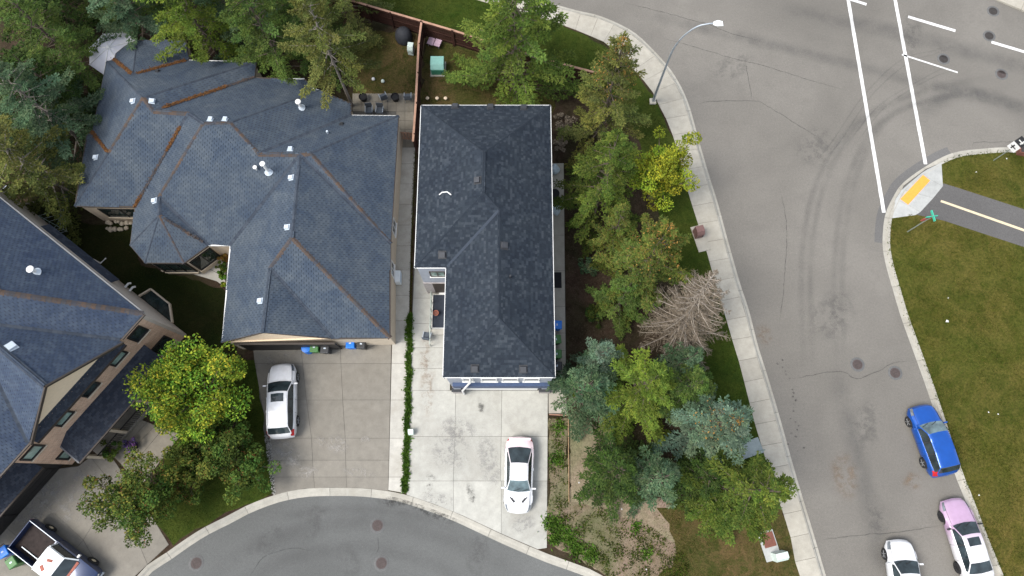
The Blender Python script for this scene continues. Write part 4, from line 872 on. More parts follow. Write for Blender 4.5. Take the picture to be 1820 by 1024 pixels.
rb.litter([seg('B1', 'W', .0, .95), seg('W', 'B6', .1, .95), seg('P2', 'C2', .1, .72), seg('Y1', 'X', .0, .95), seg('S5', 'R4', 0, .14), seg('S5', 'R4', .6, .85)], w=.13, dens=260)
rb.litter([seg('S5', 'R4', .1, .6), seg('P2', 'C2', .7, 1), seg('N2', 'J2', .1, .9)], 'cap_rust', .12, 90)
outline = "A B1 B2 B3 B4 B5 B6 C1 C2 D1 D2 D3 D4 D5 D6 E1 E2 E3 F1 F0 J J2 S2 S3 S4 S5 Y3 Y2 Y1".split()
for a, b in zip(outline, outline[1:] + outline[:1]):
    if (a, b) in (('F1', 'F0'),): continue
    white = (a, b) in (('D6', 'E1'), ('D3', 'D4'), ('J2', 'J'), ('J', 'J2'), ('F0', 'J'), ('B6', 'C1'), ('D1', 'D2'))
    gutter(hb, vb[a] + Vector((0, 0, -.06)), vb[b] + Vector((0, 0, -.06)), 'trim_white' if white else 'trim_brown', .08)
gutter(hb, vb['F0'] + Vector((0, 0, -.03)), vb['G4'] + Vector((0, 0, -.05)), 'trim_brown', .05); gutter(hb, vb['G4'] + Vector((0, 0, -.05)), vb['F1'] + Vector((0, 0, -.03)), 'trim_brown', .05)
ol = [(vb[k].x, vb[k].y) for k in outline]
MB().prism(inset(ol, .03), ZB - .2, ZB - .14).build('soffit', 'soffit_cream', hb)
wb = dict(zip(outline, inset(ol, .13)))
ks_ = outline[::-1]
ring_walls(hb, [wb[k] for k in ks_], 0.0, ZB - .205, 'stucco', .18, .25)
# gable over the garage, its door and posts
gF0, gF1, gPk = vb['F0'], vb['F1'], vb['G4']; ins = Vector((0, .12, 0))
MB().add([gF0 + ins + Vector((.3, 0, -.12)), gF1 + ins + Vector((-.2, 0, -.12)), gPk + ins + Vector((0, 0, -.1)), gF0 + ins + Vector((.3, .15, -.12)), gF1 + ins + Vector((-.2, .15, -.12)), gPk + ins + Vector((0, .15, -.1))], [(0, 1, 2), (5, 4, 3), (0, 3, 4, 1), (1, 4, 5, 2), (2, 5, 3, 0)]).build('gable_wall', 'soffit_cream', hb)
for k in range(4):
    MB().prism([(wb['F0'].x + .45, wb['F0'].y - .09), (wb['F1'].x - .15, wb['F0'].y - .02), (wb['F1'].x - .15, wb['F0'].y + .04), (wb['F0'].x + .45, wb['F0'].y - .005)], .14 + k * .54, .66 + k * .54).build('garage_door_panel', 'trim_black', hb)
MB().prism([(wb['F0'].x + .3, wb['F0'].y - .16), (wb['F1'].x - .05, wb['F0'].y - .12), (wb['F1'].x - .05, wb['F0'].y - .003), (wb['F0'].x + .3, wb['F0'].y - .003)], 2.32, 2.45).build('door_trim', 'trim_brown', hb)
# bay window and entry recess
for a, b, n_ in (('S3', 'S2', 2), ('S2', 'J2', 1), ('S4', 'S3', 1)):
    L_ = (wb[a] - wb[b]).length
    window(hb, wb[a], wb[b], .12, L_ - .12, .75, 2.55, 'trim_black', 'window_glass', n_, .06, .09)
L_ = (wb['S5'] - wb['Y3']).length
window(hb, wb['Y3'], wb['S5'], .9, L_ - .2, .9, 2.4, 'trim_black', 'window_glass', 1)
for a, b, s0, s1 in (('E2', 'E1', 1.2, 2.2), ('E3', 'E2', 4.3, 5.3)):
    window(hb, wb[b] if False else wb[a], wb[b], s0, s1, 1.0, 2.2, 'trim_white', 'window_glass', 1)
for px, py in ((237, 180), (270, 180), (374, 213), (400, 213), (516, 266), (518, 316), (511, 404), (463, 535), (275, 357), (171, 280)): vent_box(rb, px, py, .28, ('vent_grey', 'vent_grey'), .17, True)
for px, py in ((607, 221), (280, 127)): vent_box(rb, px, py, .22, ('vent_dark', 'vent_dark'), .12)
pipe(rb, 536, 192, .75, .10, 'trim_white', True, .26); pipe(rb, 478, 306, 1.15, .09, 'trim_white', True, .28); pipe(rb, 456, 301, .25, .07, 'trim_white', True); pipe(rb, 583, 237, .3, .07, 'vent_grey', False)

# ---------------------------------------------------------------- brick house, two storeys, set at an angle
tA = R(143.6); ax = Vector((math.cos(tA), math.sin(tA), 0)); bx_ = Vector((-math.sin(tA), math.cos(tA), 0)); OE = Vector((-21.709, 9.358, 0))
def Q(p, q, z): v = OE + ax * p + bx_ * q; return Vector((v.x, v.y, z))
ha = thing('house', 'two storey tan brick house with blue roof set at an angle', 'house', (0, 0, 0))
e0, hT, vT, fv = Q(-.1, 0, 6), Q(5.5, 3.45, 8.8), Q(5.5, 5.55, 8.8), Q(-.1, 1.95, 6)
gp, gs = Q(-.3, 5.55, 8.8), Q(-.2, 9.1, 6)
rh = Roof(ha, [[e0, Q(16, 0, 6), Q(16, 3.45, 8.8), hT], [e0, hT, vT, fv], [Q(-.3, 1.95, 6), vT, gp], [gp, Q(5.5, 5.55, 8.8), gs], [gs, Q(5.5, 5.55, 8.8), Q(5.5, 15, 8.8), Q(-.2, 15, 6)], [hT, Q(16, 3.45, 8.8), Q(16, 15, 8.85), Q(5.5, 15, 8.8), vT]], 'shingle_brickhouse')
rh.caps([(Q(-.15, 1.95, 5.99), vT), (gs, Q(5.5, 5.55, 8.8))], 'cap_grey', .14, .24, -.05); rh.caps([(e0, hT), (hT, Q(16, 3.45, 8.8))], 'cap_rust', .17); rh.caps([(gp, vT)], 'cap_grey', .17)
gutter(ha, Q(-.1, -.05, 5.94), Q(16, -.05, 5.94), 'gutter_grey', .06); gutter(ha, Q(-.16, 0, 5.94), Q(-.16, 1.85, 5.94), 'trim_brown', .1); gutter(ha, Q(-.25, 9.1, 5.94), Q(-.25, 15, 5.94), 'trim_brown', .1)
for a, b in ((Q(-.36, 1.95, 5.96), Q(-.36, 5.55, 8.75)), (Q(-.36, 5.55, 8.75), Q(-.36, 9.1, 5.96))): MB().beam(a, b, .10, .16).build('barge_board', 'trim_brown', ha)
MB().add([Q(.10, 2.05, 5.9), Q(.10, 9.0, 5.9), Q(.10, 5.55, 8.6), Q(.3, 2.05, 5.9), Q(.3, 9.0, 5.9), Q(.3, 5.55, 8.6)], [(0, 1, 2), (5, 4, 3), (0, 3, 4, 1), (1, 4, 5, 2), (2, 5, 3, 0)]).build('gable_wall', 'soffit_cream', ha)
rs = Roof(ha, [[Q(-.22, 2.05, 5.4), Q(.11, 2.05, 6.05), Q(.11, 9.05, 6.05), Q(-.22, 9.05, 5.4)][::-1]], 'shingle_dark'); rs.part.name = 'skirt_roof'
gutter(ha, Q(-.26, 2.05, 5.36), Q(-.26, 9.05, 5.36), 'trim_brown', .09)
rp_ = Roof(ha, [[Q(.01, 1.75, 3.38), Q(-1.6, 1.75, 2.78), Q(-1.6, 9.3, 2.78), Q(.01, 8.3, 3.38)], [Q(.01, 8.3, 3.38), Q(-1.6, 9.3, 2.78), Q(.01, 9.3, 2.78)]], 'shingle_dark'); rp_.part.name = 'porch_roof'
gutter(ha, Q(-1.65, 1.75, 2.73), Q(-1.65, 9.35, 2.73), 'trim_brown', .1); gutter(ha, Q(-1.6, 9.35, 2.73), Q(.0, 9.35, 2.73), 'gutter_grey', .08)
rl = Roof(ha, [[Q(4.5, .14, 3.5), Q(4.5, -.28, 3.0), Q(10.9, -.28, 3.0), Q(10.9, .14, 3.5)]], 'shingle_dark'); rl.part.name = 'side_roof'
rg = Roof(ha, [[Q(.95, 10.75, 3.85), Q(-.15, 10.75, 3.0), Q(-.15, 18, 3.0), Q(.95, 18, 3.85)]], 'shingle_dark'); rg.part.name = 'garage_roof'
gutter(ha, Q(-.2, 10.75, 2.95), Q(-.2, 18, 2.95), 'trim_brown', .1)
def qw(p0, q0, p1_, q1, z0, z1, mat, name='wall', th=.2): return wall(ha, Q(p0, q0, 0), Q(p1_, q1, 0), z0, z1, mat, th, name)
qw(.02, 10.6, .02, .325, 0, 5.88, 'brick_tan'); qw(.02, .12, 16, .12, 0, 5.88, 'stucco_grey'); qw(.9, 15, .9, 10.8, 3.2, 5.88, 'brick_tan'); qw(.9, 10.6, .22, 10.6, 0, 5.88, 'brick_tan')
qw(16, 15, .9, 15, 0, 5.88, 'stucco_grey'); qw(16, .12, 16, 15, 0, 5.88, 'stucco_grey')
qw(.5, 18, .5, 10.8, 0, 2.98, 'trim_black', 'garage_front'); qw(16, 18, .5, 18, 0, 2.98, 'stucco_grey'); 
for k in range(4):
    for d in (0, 3.4): MB().prism([Q(.46, 11.3 + d, 0).xy, Q(.46, 14.3 + d, 0).xy, Q(.497, 14.3 + d, 0).xy, Q(.497, 11.3 + d, 0).xy], .15 + k * .55, .68 + k * .55).build('garage_door_panel', 'trim_black', ha)
A_w, B_w = Q(.02, 10.6, 0), Q(.02, .12, 0)
wq = lambda q: 10.6 - q
for q_, z0, z1, hw_, pn in ((1.25, 4.2, 5.4, .5, 'window_glass'), (1.35, .95, 2.35, .62, 'window_glass'), (3.05, 4.25, 5.25, .55, 'window_pale'), (5.35, 4.25, 5.25, .55, 'window_glass'), (7.45, 4.25, 5.25, .55, 'window_pale'), (9.85, 4.2, 5.2, .55, 'window_pale'), (9.75, 1.0, 2.2, .5, 'window_pale'), (4.2, .6, 2.3, .8, 'window_glass')):
    window(ha, A_w, B_w, wq(q_) - hw_, wq(q_) + hw_, z0, z1, 'trim_black', pn, 0, .09, .1)
wall(ha, Q(-.06, 7.2, 0), Q(-.06, 6.2, 0), .5, 2.6, 'trim_brown', .05, 'front_door')
# porch floor, posts and dark railing
MB().prism([Q(.0, 4.6, 0).xy, Q(-1.6, 4.6, 0).xy, Q(-1.6, 9.1, 0).xy, Q(.0, 9.1, 0).xy], .05, .46).build('porch_floor', 'concrete_old', ha)
for q_ in (4.75, 7.0, 8.95): MB().box(Q(-1.45, q_, 1.58), (.2, .2, 2.26), tA).build('porch_post', 'stucco', ha, bevel=.01)
MB().beam(Q(-1.5, 4.85, 1.35), Q(-1.5, 8.85, 1.35), .06, .06).build('handrail', 'trim_black', ha)
for k in range(27): MB().box(Q(-1.5, 4.95 + k * .145, .9), (.025, .025, .86), tA).build('baluster', 'trim_black', ha)
# window well on the north-east side
ww = [(4.4, .08), (4.1, -.75), (2.35, -.75), (1.3, .08)]
for (a, b), (c, d) in zip(ww, ww[1:]): MB().beam(Q(a, b, .2), Q(c, d, .2), .1, .26).build('window_well_frame', 'stucco', ha)
MB().sheet([Q(a, b, .14) for a, b in ww]).build('window_well_cover', 'window_glass', ha, fix=False)
pipe(rh, 66, 484, .55, .11, 'trim_white', True, .26); vent_box(rh, 19, 617, .42, ('vent_grey', 'vent_grey'), .2, True)
for dx in (0, .35): MB().tube([Q(5.0 - dx * 1.2, .1, 1.2), Q(5.0 - dx * 1.2, -.22, 1.22), Q(5.0 - dx * 1.2, -.32, 1.05)], .07, 8).build('wall_vent', 'trim_white', ha)
MB().tube([Q(8.2, -.02, 3.2), Q(8.2, -.02, .25), Q(8.2, -.5, .2)], .05, 6).build('downspout', 'trim_white', ha)

# ---------------------------------------------------------------- vehicles
def lerp_prof(pr, u):
    for (a, x), (b, y) in zip(pr, pr[1:]):
        if u <= b: return x + (y - x) * max(0, (u - a) / (b - a + 1e-9))
    return pr[-1][1]
def smooth_prof(pr, u, w=0.012): return sum(lerp_prof(pr, min(1, max(0, u + k * w))) for k in (-1.5, -.75, 0, .75, 1.5)) / 5
def car(label, cat, name, sp, front_px, rear_px, zref, body_mat, group, glass_f='car_glass', rim='rim_silver', len_=None):
    f, r = P(*front_px, zref), P(*rear_px, zref); d = (f - r); d.z = 0; L = len_ or d.length; d.normalize(); c = f - d * L / 2
    zg = sp.get('z', 0.0)
    root = thing(name, label, cat, (c.x, c.y, zg), math.atan2(d.y, d.x), group)
    W = sp['W'] / 2; top, belt, plan, rw, gw = sp['top'], sp['belt'], sp['plan'], sp['roofw'], sp.get('glassw', .90)
    uc, uwt, urt, urb = sp['cab']; wheels = sp['wheels']; wr = sp['wr']; n = 110
    us = [i / n for i in range(n + 1)]
    def section(u):
        x = L / 2 - u * L; w_ = W * smooth_prof(plan, u); zt = smooth_prof(top, u, .006); zb = min(smooth_prof(belt, u), zt - .02); zs = sp['sill']
        if u < .06: zs += (.06 - u) * 1.2
        if u > .95: zs += (u - .95) * 3
        arch = 0
        for uw in wheels:
            dx = abs(x - (L / 2 - uw * L)); Ra = wr + .07
            if dx < Ra: arch = max(arch, wr + math.sqrt(Ra * Ra - dx * dx) * 1.0)
        incab = uc <= u <= urb
        k = 0.0
        if u < uwt: k = max(0, (u - uc) / (uwt - uc)) if u > uc else 0
        elif u <= urt: k = 1
        else: k = max(0, 1 - (u - urt) / max(1e-3, urb - urt))
        wb_ = w_ * (gw if incab else lerp_prof([(0, .86), (uc, gw), (urb, gw), (1, .88)], u))
        wt_ = W * rw * k + w_ * .87 * (1 - k) if incab else w_ * .80
        cr = .05 if not incab else .05 + .02 * k
        pts = [(w_ - .10, zs), (w_ - .03, zs + .10), (w_, (zs + zb) * .5), (w_ - .015, zb - .10), (w_ - .05, zb - .02), (wb_, zb + .012), (wt_, max(zb + .02, zt - cr)), (max(.05, wt_ - .045), max(zb + .025, zt - cr * .45)), (wt_ * .62, zt - cr * .17), (0, zt)]
        out = []
        fb_ = sp['bow']; b0 = lerp_prof([(0, fb_[0]), (.12, fb_[0] * .8), (uc, fb_[1]), (uwt, fb_[1] * .8), (urt, -fb_[2] * .6), (urb, -fb_[2]), (1, -fb_[3])], u)
        for j, (y, z) in enumerate(pts):
            if j < 4 and arch: z = max(z, min(arch, zb - .06 + j * .01)); 
            out.append((x + b0 * (1 - min(1, (y / W)) ** 2) - abs(b0) * .5 * (1 if b0 > 0 else -1), y, z))
        return out
    secs = [section(u) for u in us]; m = 10
    V = []; 
    for s_ in secs: V += s_ + [(x, -y, z) for x, y, z in s_[-2::-1]]
    q = 2 * m - 1; parts = {}
    pil = sp.get('pillars', ())
    for i in range(n):
        u = (us[i] + us[i + 1]) / 2
        for j in range(q - 1):
            jj = min(j, q - 2 - j); key = 'body'
            if uc + .008 < u < uwt - .004 and jj >= 7: key = 'windshield'
            elif urt + .006 < u < urb - .006 and jj >= 7 and sp.get('rear_glass', True): key = 'rear_window'
            elif jj == 5 and uc + .045 < u < urb - .035 and (secs[i][6][2] - secs[i][5][2]) > .10:
                key = 'window_pillar' if any(abs(u - p_) < .008 for p_ in pil) else 'side_window' + ('L' if j < m else 'R') + str(sum(u > p_ for p_ in pil))
            elif sp.get('sunroof') and sp['sunroof'][0] < u < sp['sunroof'][1] and jj >= 8: key = 'sunroof'
            elif .012 < u < sp.get('hl', .085) and jj in (4, 5): key = 'headlight' + ('L' if j < m else 'R')
            elif sp.get('tl', .94) < u < .985 and jj in (3, 4, 5): key = 'tail_light' + ('L' if j < m else 'R')
            parts.setdefault(key, []).append((i * q + j, i * q + j + 1, (i + 1) * q + j + 1, (i + 1) * q + j))
    parts['body'] += [tuple(range(q)), tuple(range(n * q, (n + 1) * q))[::-1]]
    MT = {'windshield': glass_f, 'rear_window': sp.get('rear_mat', 'car_glass'), 'sunroof': 'car_glass', 'headlight': 'lamp_lens', 'tail_light': 'light_red', 'body': body_mat, 'side_window': 'car_glass', 'window_pillar': 'plastic_black'}
    body = None
    for key in ['body'] + [k for k in parts if k != 'body']:
        base = key.rstrip('LR0123456789'); idx = {}; mb = MB()
        for fc in parts[key]:
            for v in fc:
                if v not in idx: idx[v] = len(mb.v); mb.v.append(V[v])
            mb.f.append(tuple(idx[v] for v in fc))
        o = mb.build(base, MT[base], root, 35, fix=False); o.data.flip_normals() if False else None
        if key == 'body': body = o
    # underbody
    MB().box((0, 0, sp['sill'] + .12), (L * .86, W * 1.62, .2)).build('underbody', 'under_black', root)
    for uw in wheels:
        for s_ in (-1, 1):
            xw = L / 2 - uw * L; yw = s_ * (W * smooth_prof(plan, uw) - .10)
            ty = MB().lathe([(wr * .62, -.10), (wr * .95, -.105), (wr, -.07), (wr, .07), (wr * .95, .105), (wr * .62, .10)], (xw, yw, wr), 22, 'Y').build('tyre', 'tyre', root, 40)
            rm = MB().lathe([(0, .06), (wr * .2, .07), (wr * .22, .055), (wr * .62, .05), (wr * .66, .085), (wr * .66, -.085), (0, -.085)] if s_ > 0 else [(0, -.06), (wr * .2, -.07), (wr * .22, -.055), (wr * .62, -.05), (wr * .66, -.085), (wr * .66, .085), (0, .085)], (xw, yw, wr), 20, 'Y').build('rim', rim if rim == 'rim_black' else 'rim_dark', ty, 40)
            sp_ = MB()
            for k in range(5):
                a = k * 2 * math.pi / 5; dv = Vector((math.cos(a), 0, math.sin(a)))
                c0 = Vector((xw, yw + s_ * .085, wr)); sp_.beam(c0 + dv * .03, c0 + dv * wr * .64, wr * .26, .03) if abs(dv.z) < .999 else sp_.box(c0 + dv * wr * .33, (wr * .26, .03, wr * .6))
            sp_.build('spokes', rim, rm)
    # mirrors
    um = uc + .04
    for s_ in (-1, 1):
        w_ = W * smooth_prof(plan, um); zb = smooth_prof(belt, um); x = L / 2 - um * L
        mb = MB().box((x - .02, s_ * (w_ + .07), zb + .07), (.10, .22, .13)); mb.box((x, s_ * (w_ - .03), zb + .02), (.05, .12, .05)); mb.build('mirror', sp.get('mirror', body_mat), root, bevel=.02)
    # dark cowl with wipers, number plate
    for s_ in (-.35, .25):
        xa = L / 2 - (uc + .01) * L; za = smooth_prof(top, uc + .02) + .03
        MB().beam((xa + .03, s_ * W, za), (xa - .13, s_ * W + .45 * W, za + .07), .025, .02).build('wiper', 'under_black', root)
    # bonnet and boot shut lines
    for s_ in (-1, 1):
        MB().tube([(section(u)[6][0], s_ * section(u)[6][1], section(u)[6][2] + .004) for u in np.linspace(.045, uc - .01, 7)], .011, 4, False).build('shut_line', 'under_black', root)
    # door seams
    for pu in sp.get('doors', ()):
        for s_ in (-1, 1):
            w_ = W * smooth_prof(plan, pu); zb = smooth_prof(belt, pu); x = L / 2 - pu * L
            MB().beam((x, s_ * (w_ - .008), sp['sill'] + .16), (x, s_ * (w_ - .02), zb - .08), .012, .03).build('door_seam', 'under_black', root)
            MB().box((x + .22, s_ * (w_ + .0), zb - .14), (.16, .035, .03)).build('door_handle', body_mat, root)
    if sp.get('rails'):
        for s_ in (-1, 1):
            y = s_ * W * (rw - .04); zr = smooth_prof(top, .5)
            MB().tube([(L / 2 - (uwt + .06) * L, y, zr - .03), (L / 2 - (uwt + .08) * L, y, zr + .03), (L / 2 - (urt - .05) * L, y, zr + .0), (L / 2 - (urt - .03) * L, y, zr - .05)], .018, 6).build('roof_rail', sp['rails'], root)
    if sp.get('hood_vents'):
        for s_ in (-1, 1):
            x = L / 2 - .155 * L; z = smooth_prof(top, .155)
            MB().beam((x + .12, s_ * .24, z + .0), (x - .22, s_ * .52, z + .015), .12, .05).build('hood_vent', 'plastic_black', root)
    if sp.get('spoiler'): MB().box((-L / 2 + .10, 0, smooth_prof(top, .965) + .04), (.16, W * 1.5, .035), 0).build('spoiler', body_mat, root, bevel=.012)
    if sp.get('wiper_r'): MB().box((-L / 2 + .03, 0, .62), (.03, .5, .12)).build('number_plate', 'paper_white', root)
    return root
PLAN = [(0, .70), (.012, .80), (.05, .92), (.12, .98), (.25, 1), (.8, 1), (.92, .96), (.975, .88), (1, .80)]
SUV = dict(W=1.86, top=[(0, .55), (.008, .78), (.03, .90), (.10, .98), (.245, 1.10), (.40, 1.60), (.46, 1.65), (.65, 1.66), (.86, 1.60), (.955, 1.12), (.99, .95), (1, .62)], belt=[(0, .5), (.03, .78), (.25, .96), (.6, 1.02), (.93, 1.06), (1, .62)], plan=PLAN, roofw=.70, glassw=.90, cab=(.245, .405, .868, .955), wheels=(.185, .78), wr=.35, sill=.26, bow=(.16, .13, .06, .10), pillars=(.50, .67), doors=(.50, .68), sunroof=(.43, .535), hl=.10, tl=.90, rails='car_white')
BLUE = dict(SUV, top=[(0, .55), (.008, .80), (.03, .92), (.10, 1.00), (.245, 1.12), (.39, 1.60), (.46, 1.66), (.65, 1.67), (.875, 1.60), (.955, 1.15), (.99, .98), (1, .62)], sunroof=None, rails=None)
COUPE = dict(W=1.84, top=[(0, .45), (.008, .58), (.03, .66), (.10, .76), (.27, .93), (.42, 1.30), (.50, 1.36), (.60, 1.35), (.86, 1.02), (.93, .98), (.985, .92), (1, .6)], belt=[(0, .42), (.03, .58), (.27, .84), (.6, .90), (.88, .94), (.97, .88), (1, .55)], plan=[(0, .66), (.012, .78), (.05, .90), (.14, .97), (.3, .97), (.6, .98), (.78, 1), (.92, .97), (.975, .86), (1, .76)], roofw=.62, glassw=.86, cab=(.27, .43, .64, .865), wheels=(.175, .80), wr=.335, sill=.2, bow=(.22, .16, .14, .16), pillars=(.62,), doors=(.62,), hl=.095, tl=.95, hood_vents=True, spoiler=True, rear_mat='car_glass')
SEDAN = dict(W=1.84, top=[(0, .48), (.008, .62), (.03, .72), (.10, .82), (.265, .98), (.40, 1.38), (.47, 1.44), (.60, 1.44), (.70, 1.39), (.845, 1.08), (.92, 1.05), (.985, .98), (1, .6)], belt=[(0, .45), (.03, .62), (.27, .88), (.6, .94), (.88, .98), (.97, .90), (1, .55)], plan=PLAN, roofw=.66, glassw=.88, cab=(.265, .405, .70, .845), wheels=(.175, .775), wr=.34, sill=.22, bow=(.20, .15, .12, .14), pillars=(.50, .66), doors=(.50, .68), sunroof=(.44, .525), hl=.10, tl=.95, mirror='plastic_black')
HATCH = dict(SEDAN, top=[(0, .52), (.008, .68), (.03, .80), (.10, .92), (.24, 1.04), (.40, 1.42), (.47, 1.48), (.62, 1.48), (.74, 1.40), (.88, 1.12), (.94, 1.05), (.985, .95), (1, .6)], cab=(.24, .405, .74, .88), sunroof=None, mirror='car_white', W=1.80, pillars=(.56,), doors=(.56,))
CG = 'cars standing on the driveways'; SG = 'cars parked along the street kerb'
car('white crossover with sunroof and roof rails on the older beige driveway', 'car', 'parked_car', dict(SUV, z=G), (501, 648), (500.5, 779), .85, 'car_white', CG)
car('white coupe with two black bonnet vents and pinkish tail on the pale driveway', 'car', 'parked_car', dict(COUPE, z=G), (920.5, 910), (924, 778), .65, 'car_pearl', CG, 'car_glass_pale')
car('bright blue crossover with silver wheels parked at the grass kerb', 'car', 'parked_car', BLUE, (1637, 722), (1682, 845), .8, 'car_blue', SG, 'car_glass_pale')
car('pink fronted white sedan with sunroof and black wheels at the grass kerb', 'car', 'parked_car', SEDAN, (1695, 889), (1744, 1040), .7, 'car_pink', SG, 'car_glass', 'rim_black', 5.0)
car('plain white hatchback standing in the street beside the pink sedan', 'car', 'parked_car', HATCH, (1600, 962), (1618, 1090), .75, 'car_white', SG, 'car_glass', 'rim_silver', 4.5)
# pickup truck
def pickup():
    f, r = P(173, 1050, .8), P(43, 948, .8); d = f - r; d.z = 0; L = 5.5; d.normalize(); c = r + d * L / 2
    t = thing('pickup_truck', 'old dark blue pickup truck with white cab roof on the stained driveway', 'pickup', (c.x, c.y, G), math.atan2(d.y, d.x)); W = .98
    # hood and cab by lofted sections (front = +x)
    def loft(name, stations, mat, sm=35):
        mb = MB(); q = len(stations[0][1]) * 2 - 1
        for x, pts in stations: mb.v += [(x, y, z) for y, z in pts] + [(x, -y, z) for y, z in pts[-2::-1]]
        for i in range(len(stations) - 1):
            for j in range(q - 1): mb.f.append((i * q + j, i * q + j + 1, (i + 1) * q + j + 1, (i + 1) * q + j))
        mb.f += [tuple(range(q)), tuple(range((len(stations) - 1) * q, len(stations) * q))]
        return mb.build(name, mat, t, sm)
    loft('body', [(2.72, [(.90, .5), (.94, .8), (.88, .98), (.6, 1.02), (0, 1.03)]), (2.6, [(.95, .45), (.98, .8), (.93, 1.04), (.7, 1.08), (0, 1.1)]), (1.35, [(.97, .4), (.99, .8), (.96, 1.10), (.78, 1.15), (0, 1.18)]), (.05, [(.97, .4), (.99, .8), (.96, 1.12), (.8, 1.14), (0, 1.15)]), (-.45, [(.97, .4), (.99, .8), (.96, 1.12), (.8, 1.13), (0, 1.14)])], 'truck_blue')
    loft('windshield', [(1.33, [(.86, 1.12), (.84, 1.15), (.6, 1.17), (0, 1.19)]), (.78, [(.74, 1.5), (.72, 1.72), (.5, 1.75), (0, 1.76)])], 'car_glass')
    loft('roof', [(.80, [(.75, 1.69), (.72, 1.74), (.5, 1.78), (0, 1.79)]), (.6, [(.77, 1.7), (.73, 1.79), (.5, 1.83), (0, 1.84)]), (-.30, [(.77, 1.7), (.73, 1.79), (.5, 1.83), (0, 1.84)]), (-.46, [(.75, 1.68), (.70, 1.75), (.5, 1.79), (0, 1.80)])], 'lamp_white')
    for s_ in (-1, 1):
        for a, b in (((1.30, .87, 1.13), (.78, .74, 1.72)), ((-.40, .88, 1.13), (-.40, .75, 1.72))): MB().beam((a[0], s_ * a[1], a[2]), (b[0], s_ * b[1], b[2]), .07, .07).build('pillar', 'lamp_white', t)
        MB().add([(1.2, s_ * .88, 1.13), (-.36, s_ * .88, 1.13), (-.36, s_ * .76, 1.69), (.78, s_ * .76, 1.69)], [(0, 1, 2, 3)]).build('side_window', 'car_glass', t, fix=False)
        MB().box((1.2, s_ * 1.08, 1.22), (.12, .2, .17)).build('mirror', 'trim_white', t, bevel=.02)
        MB().box((-1.62, s_ * .93, .82), (2.3, .12, .66)).build('bed_side', 'truck_blue', t, bevel=.03)
        MB().tube([(-.55, s_ * .93, 1.17), (-2.72, s_ * .93, 1.17)], .03, 6).build('bed_rail', 'galvanised', t)
        MB().box((2.72, s_ * .72, .82), (.08, .3, .2)).build('headlight', 'lamp_lens', t); MB().box((-2.79, s_ * .9, .85), (.05, .12, .3)).build('tail_light', 'light_red', t)
        for xw in (1.75, -1.75):
            ty = MB().lathe([(.2, -.12), (.35, -.12), (.37, -.08), (.37, .08), (.35, .12), (.2, .12)], (xw, s_ * .92, .37), 22, 'Y').build('tyre', 'tyre', t, 40)
            MB().lathe([(0, .13 * s_), (.1, .135 * s_), (.19, .09 * s_), (.22, .11 * s_), (.22, -.1 * s_), (0, -.1 * s_)], (xw, s_ * .93, .37), 18, 'Y').build('rim', 'rim_cream', ty, 40)
    MB().add([(-.44, .78, 1.15), (-.44, -.78, 1.15), (-.44, -.7, 1.68), (-.44, .7, 1.68)], [(0, 1, 2, 3)]).build('rear_window', 'car_glass', t, fix=False)
    MB().box((-1.62, 0, .62), (2.3, 1.78, .10)).build('bed_floor', 'truck_bed', t); MB().box((-.54, 0, .86), (.08, 1.75, .56)).build('bed_front', 'truck_blue', t); MB().box((-2.74, 0, .86), (.08, 1.75, .56)).build('tailgate', 'truck_blue', t, bevel=.02)
    MB().beam((-.9, -.62, .72), (-2.3, -.62, .72), .05, .05).build('bed_bar', 'galvanised', t); MB().box((0, 0, .42), (5.0, 1.5, .2)).build('underbody', 'under_black', t)
    MB().box((1.36, 0, 1.185), (.20, 1.55, .02)).build('rust_patch', 'rust_red', t); MB().box((.2, .2, 1.846), (.35, .16, .01), .4).build('rust_patch', 'rust_red', t); MB().box((.1, -.35, 1.844), (.35, .2, .01), -.5).build('rust_patch', 'rust_red', t)
    MB().box((2.78, 0, .55), (.12, 1.9, .18)).build('bumper', 'galvanised', t, bevel=.03)
pickup()

# ---------------------------------------------------------------- street furniture and signs
b = P(1160, 181, G)
lp = thing('street_lamp', 'tall grey street lamp with curved arm and white head over the junction', 'street lamp', (b.x, b.y, G))
MB().box((0, 0, .04), (.46, .46, .18)).build('concrete_base', 'concrete_walk', lp, bevel=.02)
pth = [(0, 0, .1), (0, 0, 3), (.02, 0, 5.6), (.12, 0.02, 6.7), (.38, .05, 7.6), (.8, .07, 8.35), (1.25, .08, 8.75), (1.75, .08, 8.9), (2.0, .08, 8.92)]
pl = catmull([Vector(p) for p in pth], .3); MB().tube(pl, [.095 - .055 * i / len(pl) for i in range(len(pl))], 10).build('pole', 'galvanised', lp, 50)
MB().add([(1.95, -.02, 8.9), (1.95, .18, 8.9), (2.2, .26, 8.88), (2.55, .22, 8.86), (2.58, -.06, 8.86), (2.2, -.10, 8.88), (1.95, .03, 9.02), (1.95, .13, 9.02), (2.2, .2, 9.06), (2.5, .17, 9.0), (2.52, -.01, 9.0), (2.2, -.04, 9.06)], [(0, 1, 2, 3, 4, 5), (6, 7, 8, 9, 10, 11)] + [(i, (i + 1) % 6, 6 + (i + 1) % 6, 6 + i) for i in range(6)]).build('lamp_head', 'lamp_white', lp)
MB().box((0, -.12, 1.0), (.1, .02, .2)).build('access_plate', 'galvanised', lp)
b = P(1613, 412, G); sg = thing('street_sign', 'red stop sign post topped by crossed green name blades beside the ramp', 'sign', (b.x, b.y, G))
MB().tube([(0, 0, -.05), (0, 0, 3.05)], .04, 8).build('post', 'post_steel', sg)
oc = [(0.38 * math.cos(R(22.5 + 45 * k)), 0.38 * math.sin(R(22.5 + 45 * k))) for k in range(8)]
rotS = R(100)
